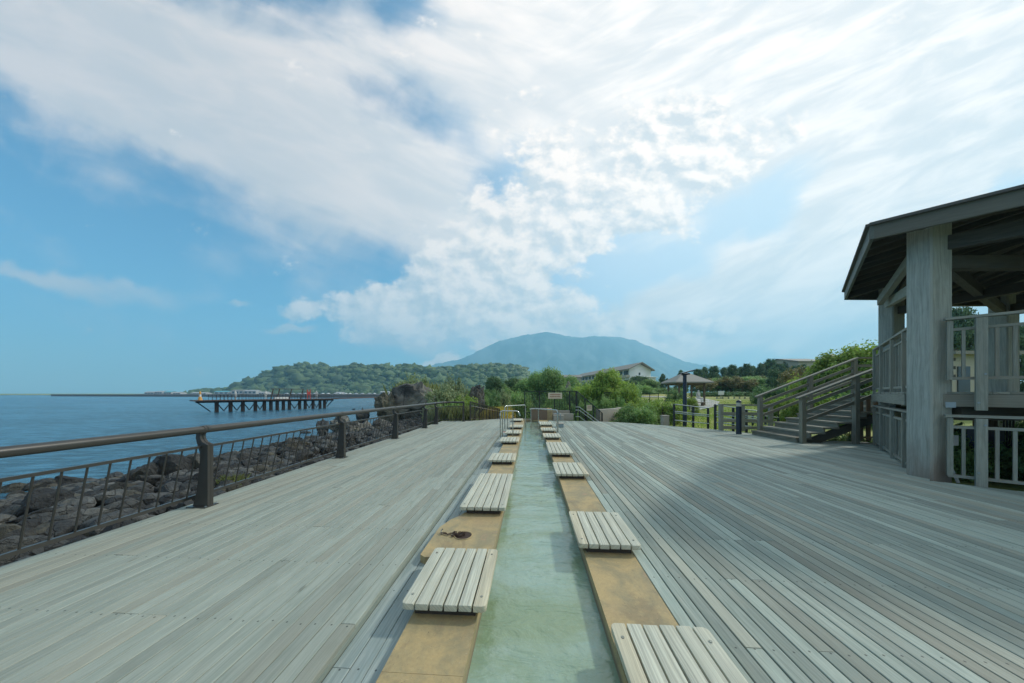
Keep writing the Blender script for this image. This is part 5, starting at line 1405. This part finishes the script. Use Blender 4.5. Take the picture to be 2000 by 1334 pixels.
# left of centre
grow('grey_shrub', 822, 33, 722, 96, 'tall pale green bush behind the huge rock')
grow('grey_shrub', 795, 33, 735, 60, 'olive bush at the left behind the crown of the huge rock')
grow('grey_shrub', 868, 24, 740, 80, 'pale green bush right of the huge rock')
grow('grey_shrub', 890, 26, 724, 62, 'tallest pale green bush between the two big rocks')
grow('grey_shrub', 850, 21, 772, 46, 'pale bush behind the railing corner below the huge rock', zb=-1.2)
grow('bright_shrub', 903, 23, 762, 70, 'bright green bush in front of the leaning rock')
grow('mid_shrub', 880, 20, 772, 50, 'mid green bush right behind the railing corner', zb=-1.2)
grow('grey_shrub', 895, 18.5, 790, 46, 'low dry bush behind the short end bay of the railing', zb=-1.1)
grow('grey_shrub', 862, 18.6, 788, 36, 'low dry bush left behind the railing corner', zb=-1.2)
grow('dark_tree', 966, 46, 735, 44, 'dark green round tree right of the leaning rock')
grow('dark_tree', 1000, 50, 738, 50, 'darker tree left of the grey roofed house')
grow('grey_shrub', 982, 33, 752, 34, 'silvery bush above the golden grass')
grow('dark_shrub', 962, 31, 755, 36, 'dark bush above the left end of the golden grass')
grow('mid_shrub', 1012, 36, 753, 46, 'mid green bush in front of the grey roofed house')
grow('mid_shrub', 948, 29, 764, 30, 'small bush right beside the leaning rock')
grow('round_tree', 1052, 40, 729, 52, 'olive round tree left half of the pair behind the notice board')
grow('round_tree', 1078, 38, 722, 58, 'olive round tree with the highest crown behind the notice board')
grow('mid_shrub', 1100, 30, 752, 50, 'leafy bush right behind the upright standing stone', zb=-1)
for i, (px, y0, w, lb) in enumerate(((1048, 779, 34, 'left'), (1068, 776, 40, 'middle'), (1092, 772, 42, 'inner right'), (1115, 776, 36, 'right'))):
    grow('mid_shrub' if i % 2 else 'dark_shrub', px, 20.5, y0, w, 'dark hedge bush low behind the black fence, %s one of four' % lb, zb=-1)
for i, (px, y0, w, lb) in enumerate(((1054, 762, 40, 'left'), (1086, 760, 46, 'middle'), (1118, 757, 46, 'right'))):
    grow('dark_shrub' if i != 1 else 'mid_shrub', px, 23.5, y0, w, 'taller hedge bush in the second row behind the black fence, %s one of three' % lb, zb=-1)
grow('mid_shrub', 1128, 28, 735, 76, 'pale green bush below the left end of the hotel', zb=-.8)
grow('bright_shrub', 1155, 26, 730, 80, 'bright green bush below the middle of the hotel', zb=-.8)
grow('bright_tree', 1188, 26, 721, 78, 'bright green tree hiding the lower hotel front', zb=-.8)
grow('bright_shrub', 1222, 24, 736, 74, 'bright green bush right below the bright tree', zb=-.6)
grow('mid_shrub', 1178, 22, 762, 50, 'mid green bush above the concrete wall', zb=-.8)
grow('mid_shrub', 1150, 21, 768, 46, 'bush behind the slanting stair fence', zb=-1)
grow('mid_shrub', 1205, 22, 765, 44, 'bush behind the black fence above the wall', zb=-.6)
grow('mid_shrub', 1230, 17.6, 781, 84, 'dense bush at the deck edge right of the concrete wall', zb=-.6)
grow('mid_shrub', 1262, 16.9, 781, 92, 'bright dense bush in the middle of the deck edge shrubbery', zb=-.5)
grow('bright_shrub', 1294, 17.2, 776, 88, 'light green bush at the deck edge beside the lamp post', zb=-.4)
grow('bright_shrub', 1268, 20, 769, 100, 'light green bush behind the deck edge shrubbery', zb=-.4)
grow('bright_shrub', 1318, 20, 772, 70, 'bright bush right at the foot of the lamp post', zb=-.3)
grow('dark_shrub', 1320, 25, 755, 52, 'rounded bush with brownish top beneath the pavilion roof')
grow('bright_shrub', 1347, 23.5, 768, 40, 'small bright bush right behind the lamp post')
for sp_, px_, d_, yt_, w_, lb_ in (
    ('mid_shrub', 938, 40, 748, 60, 'broad leafy bush behind the leaning rock'),
    ('mid_shrub', 985, 43, 745, 66, 'broad green bush between the two dark round trees'),
    ('mid_shrub', 1024, 30, 758, 56, 'wide green bush left of the black fence'),
    ('round_tree', 1030, 46, 741, 60, 'low olive tree in front of the grey roofed house'),
    ('round_tree', 1108, 44, 737, 66, 'low olive tree behind the upright standing stone'),
    ('dark_shrub', 1140, 34, 738, 80, 'dark leafy bush under the left wing of the hotel'),
    ('mid_shrub', 1212, 30, 741, 80, 'leafy bush filling the gap right of the bright round tree'),
    ('mid_shrub', 1250, 60, 748, 60, 'wide bush below the dark tree at the hotel gable'),
    ('round_tree', 1268, 72, 742, 46, 'small green tree below the white annex'),
    ('mid_shrub', 1305, 62, 754, 60, 'wide bush behind the left side of the pavilion'),
    ('round_tree', 1410, 62, 738, 70, 'green tree standing among the russet trees left of the lawn sign'),
    ('round_tree', 1466, 60, 736, 70, 'green tree among the russet trees right of the lawn sign'),
    ('mid_shrub', 1530, 40, 735, 90, 'broad green bush behind the nearest pine')):
    grow(sp_, px_, d_, yt_, w_, lb_)
# behind
grow('dark_tree', 1249, 80, 734, 44, 'dark round tree in front of the hotel gable')
grow('dark_tree', 1232, 75, 742, 30, 'smaller dark tree left in front of the hotel gable')
grow('pine', 1296, 78, 731, 26, 'pine left of the pavilion roof')
grow('pine', 1332, 82, 724, 30, 'pine behind the apex of the pavilion')
px = 1362; i = 0
pine_rows = [(1362, 722), (1378, 718), (1395, 716), (1412, 719), (1428, 714), (1444, 718), (1458, 712), (1473, 716), (1488, 711), (1503, 703), (1520, 712), (1536, 708), (1552, 716), (1568, 713), (1584, 722)]
for i, (px, yt) in enumerate(pine_rows):
    grow('pine', px, 70+(i*7) % 13, yt, 34, '%s pine from the left in the long row behind the russet trees' % ORD[i], group='pines in the long row behind the russet trees')
for i, (px, yt, w) in enumerate(((1378, 740, 40), (1402, 735, 46), (1426, 733, 46), (1450, 736, 46), (1474, 734, 44), (1498, 738, 40), (1540, 728, 50), (1562, 722, 50), (1585, 724, 46))):
    grow('rust_tree', px, 56+(i*5) % 7, yt, w, '%s russet brown tree from the left across the far lawn' % ORD[i], group='russet trees across the far lawn')
for i, px in enumerate((1230, 1262, 1362, 1385, 1408, 1432, 1456, 1480)):
    grow('dark_shrub', px, 60 if px < 1300 else 50, 761 if px < 1300 else 763, 34, '%s low dark hedge bush from the left at the far edge of the lawn' % ORD[i], group='hedge bushes at the far edge of the lawn')
grow('pine', 1513, 36, 722, 44, 'dark pine nearest the stairs, left of the handrail')
grow('dark_shrub', 1500, 32, 748, 60, 'dark bush at the left foot of the nearest pine')
grow('dark_shrub', 1545, 30, 742, 70, 'dark bush behind the lower stair handrail')
grow('rust_tree', 1565, 32, 716, 70, 'thin bare russet tree behind the stair handrail')
grow('rust_tree', 1598, 34, 706, 60, 'tall thin russet tree left of the bright tree')
grow('mid_shrub', 1590, 25, 724, 96, 'mid green bush behind the middle of the stairs')
grow('bright_shrub', 1520, 17.5, 763, 62, 'bright bush just behind the bottom of the stairs')
grow('bright_shrub', 1560, 16.5, 766, 60, 'bright bush behind the middle steps')
grow('bright_shrub', 1600, 15.5, 752, 80, 'bright bush behind the upper steps')
grow('bright_tree', 1648, 18, 682, 130, 'bright green spreading tree above the stairs', zb=-.2)
grow('bright_tree', 1692, 17, 672, 120, 'tallest bright green tree beside the shelter', zb=-.2)
grow('bright_shrub', 1612, 19, 708, 120, 'broad bright bush under the bright trees', zb=-.2)
grow('mid_shrub', 1680, 15, 742, 110, 'wide mid green bush behind the stair landing', zb=-.2)
grow('dark_shrub', 1655, 11.6, 822, 60, 'dark bush growing in the shade under the stairs', zb=-.35, at=(10.1, 10.4))
grow('pine', 1878, 28, 606, 84, 'open pine seen between the shelter columns')
grow('pine', 1990, 28, 640, 70, 'pine at the right picture edge behind the shelter')
for i, (x, y, zt_, lb) in enumerate(((9.1, 7.1, .75, 'beside the socket box'), (9.6, 6.3, .9, 'beside the cabinet'), (10.4, 7.8, 1.0, 'deep under the shelter floor'), (8.6, 4.3, .12, 'at the shelter foot by the picture edge'), (11.5, 6.0, 1.0, 'right of the cabinet'), (12.8, 8.6, 1.0, 'at the back of the shelter foot'), (10.3, 8.2, .8, 'behind the lower left balustrade'))):
    o = grow('mid_shrub' if i in (0, 3, 4) else 'dark_shrub', 1500, 10, 700, 40, 'shade bush '+lb, zb=-.32, at=(x, y)); o.scale = (.55, .55, max(.28, (zt_+.32)/1.6))
# golden grass, reeds and lawn tufts
def tufts(name, label, cat, pts, h, mat, n, spread, w=.012, lean=.35, seed=1, kind='stuff'):
    rg = np.random.default_rng(seed); V = []; RV = []
    P_ = np.array(pts); idx = rg.integers(0, len(P_), n)
    b = P_[idx]+np.c_[rg.normal(size=(n, 2))*spread, np.zeros(n)]
    hh = h*(.5+rg.random(n)*.8); a = rg.random(n)*6.28; ll = lean*hh*rg.random(n); dx, dy = np.cos(a), np.sin(a)
    px_, py_ = -dy*w, dx*w
    t_ = b+np.c_[dx*ll, dy*ll, hh]; m_ = b+np.c_[dx*ll*.3, dy*ll*.3, hh*.6]
    A = b-np.c_[px_, py_, np.zeros(n)]; B = b+np.c_[px_, py_, np.zeros(n)]
    Cc = m_+np.c_[px_, py_, np.zeros(n)]*.8; Dd = m_-np.c_[px_, py_, np.zeros(n)]*.8
    VV = np.stack([A, B, Cc, t_, Dd], 1).reshape(-1, 3)
    me = bpy.data.meshes.new(name); me.vertices.add(len(VV)); me.vertices.foreach_set('co', VV.ravel()); me.loops.add(n*5); me.polygons.add(n)
    me.loops.foreach_set('vertex_index', np.arange(n*5)); me.polygons.foreach_set('loop_start', np.arange(0, n*5, 5)); me.polygons.foreach_set('loop_total', np.full(n, 5)); me.update()
    a_ = me.attributes.new('rnd', 'FLOAT', 'FACE'); a_.data.foreach_set('value', rg.random(n).astype(np.float32)); me.materials.append(mat)
    o = bpy.data.objects.new(name, me); C.objects.link(o); return tag(o, label, cat, kind=kind)
gp = []
for k in range(60):
    px = random.uniform(950, 992); d = random.uniform(26, 46); x, y = dirxy(px-(46-d)*.6, d); gp.append((x, y, -.75))
tufts('golden_grass', 'golden yellow grass bank left of the pink path', 'grass', gp, .75, m_lgold, 12000, .45, .022, seed=4)
gp = [(*dirxy(random.uniform(860, 912), random.uniform(17, 19.5)), -.9) for k in range(26)]
tufts('reeds', 'dry olive reeds behind the short end bay of the railing', 'reeds', gp, 1.3, m_lreed, 3500, .25, .016, seed=5)
gp = [(*dirxy(random.uniform(780, 850), random.uniform(30, 33)), .2) for k in range(30)]
tufts('reeds', 'tall olive reeds rising behind the huge rock', 'reeds', gp, 2.0, m_lreed, 900, .5, .02, seed=6)
x, y = dirxy(440, 6.3)
tufts('dry_grass', 'tuft of dry straw grass on the boulders behind the curved railing post', 'grass', [(x-.35, y+.45, -.66)], .26, m_lreed, 260, .10, .005, lean=.9, seed=8)
# lawn texture near the deck
gp = []
for k in range(900):
    px = random.uniform(1300, 1520); d = random.uniform(14, 40); x, y = dirxy(px, d); gp.append((x, y, ground_z(x, y)))
tufts('lawn_grass', 'short yellow green lawn grass right of the deck', 'grass', gp, .07, m_lbright, 26000, .6, .012, seed=9)
gp = [(*ln((7.6, 4.7), -40, random.uniform(0, 5)), -.30) for k in range(60)]
tufts('weeds', 'green weeds along the deck edge at the foot of the shelter', 'weeds', gp, .22, m_lbright, 2600, .12, .010, seed=10)

# ------------------------------------------------------------------ air
mb = MB(); mb.box(-4300, 4300, -4300, 4560, -6, 830); hz = mb.build('haze', m_white); hz.data.materials.clear()
m = newmat('haze_air'); vp = N('ShaderNodeVolumePrincipled'); vp.inputs['Color'].default_value = (.36, .73, 1.0, 1); vp.inputs['Density'].default_value = 3.4e-4; vp.inputs['Anisotropy'].default_value = .2
o_ = N('ShaderNodeOutputMaterial'); L(vp.outputs[0], o_.inputs['Volume']); hz.data.materials.append(m)
try: m.cycles.homogeneous_volume = True
except Exception: pass
tag(hz, 'pale blue haze over the bay', 'haze', kind='stuff')
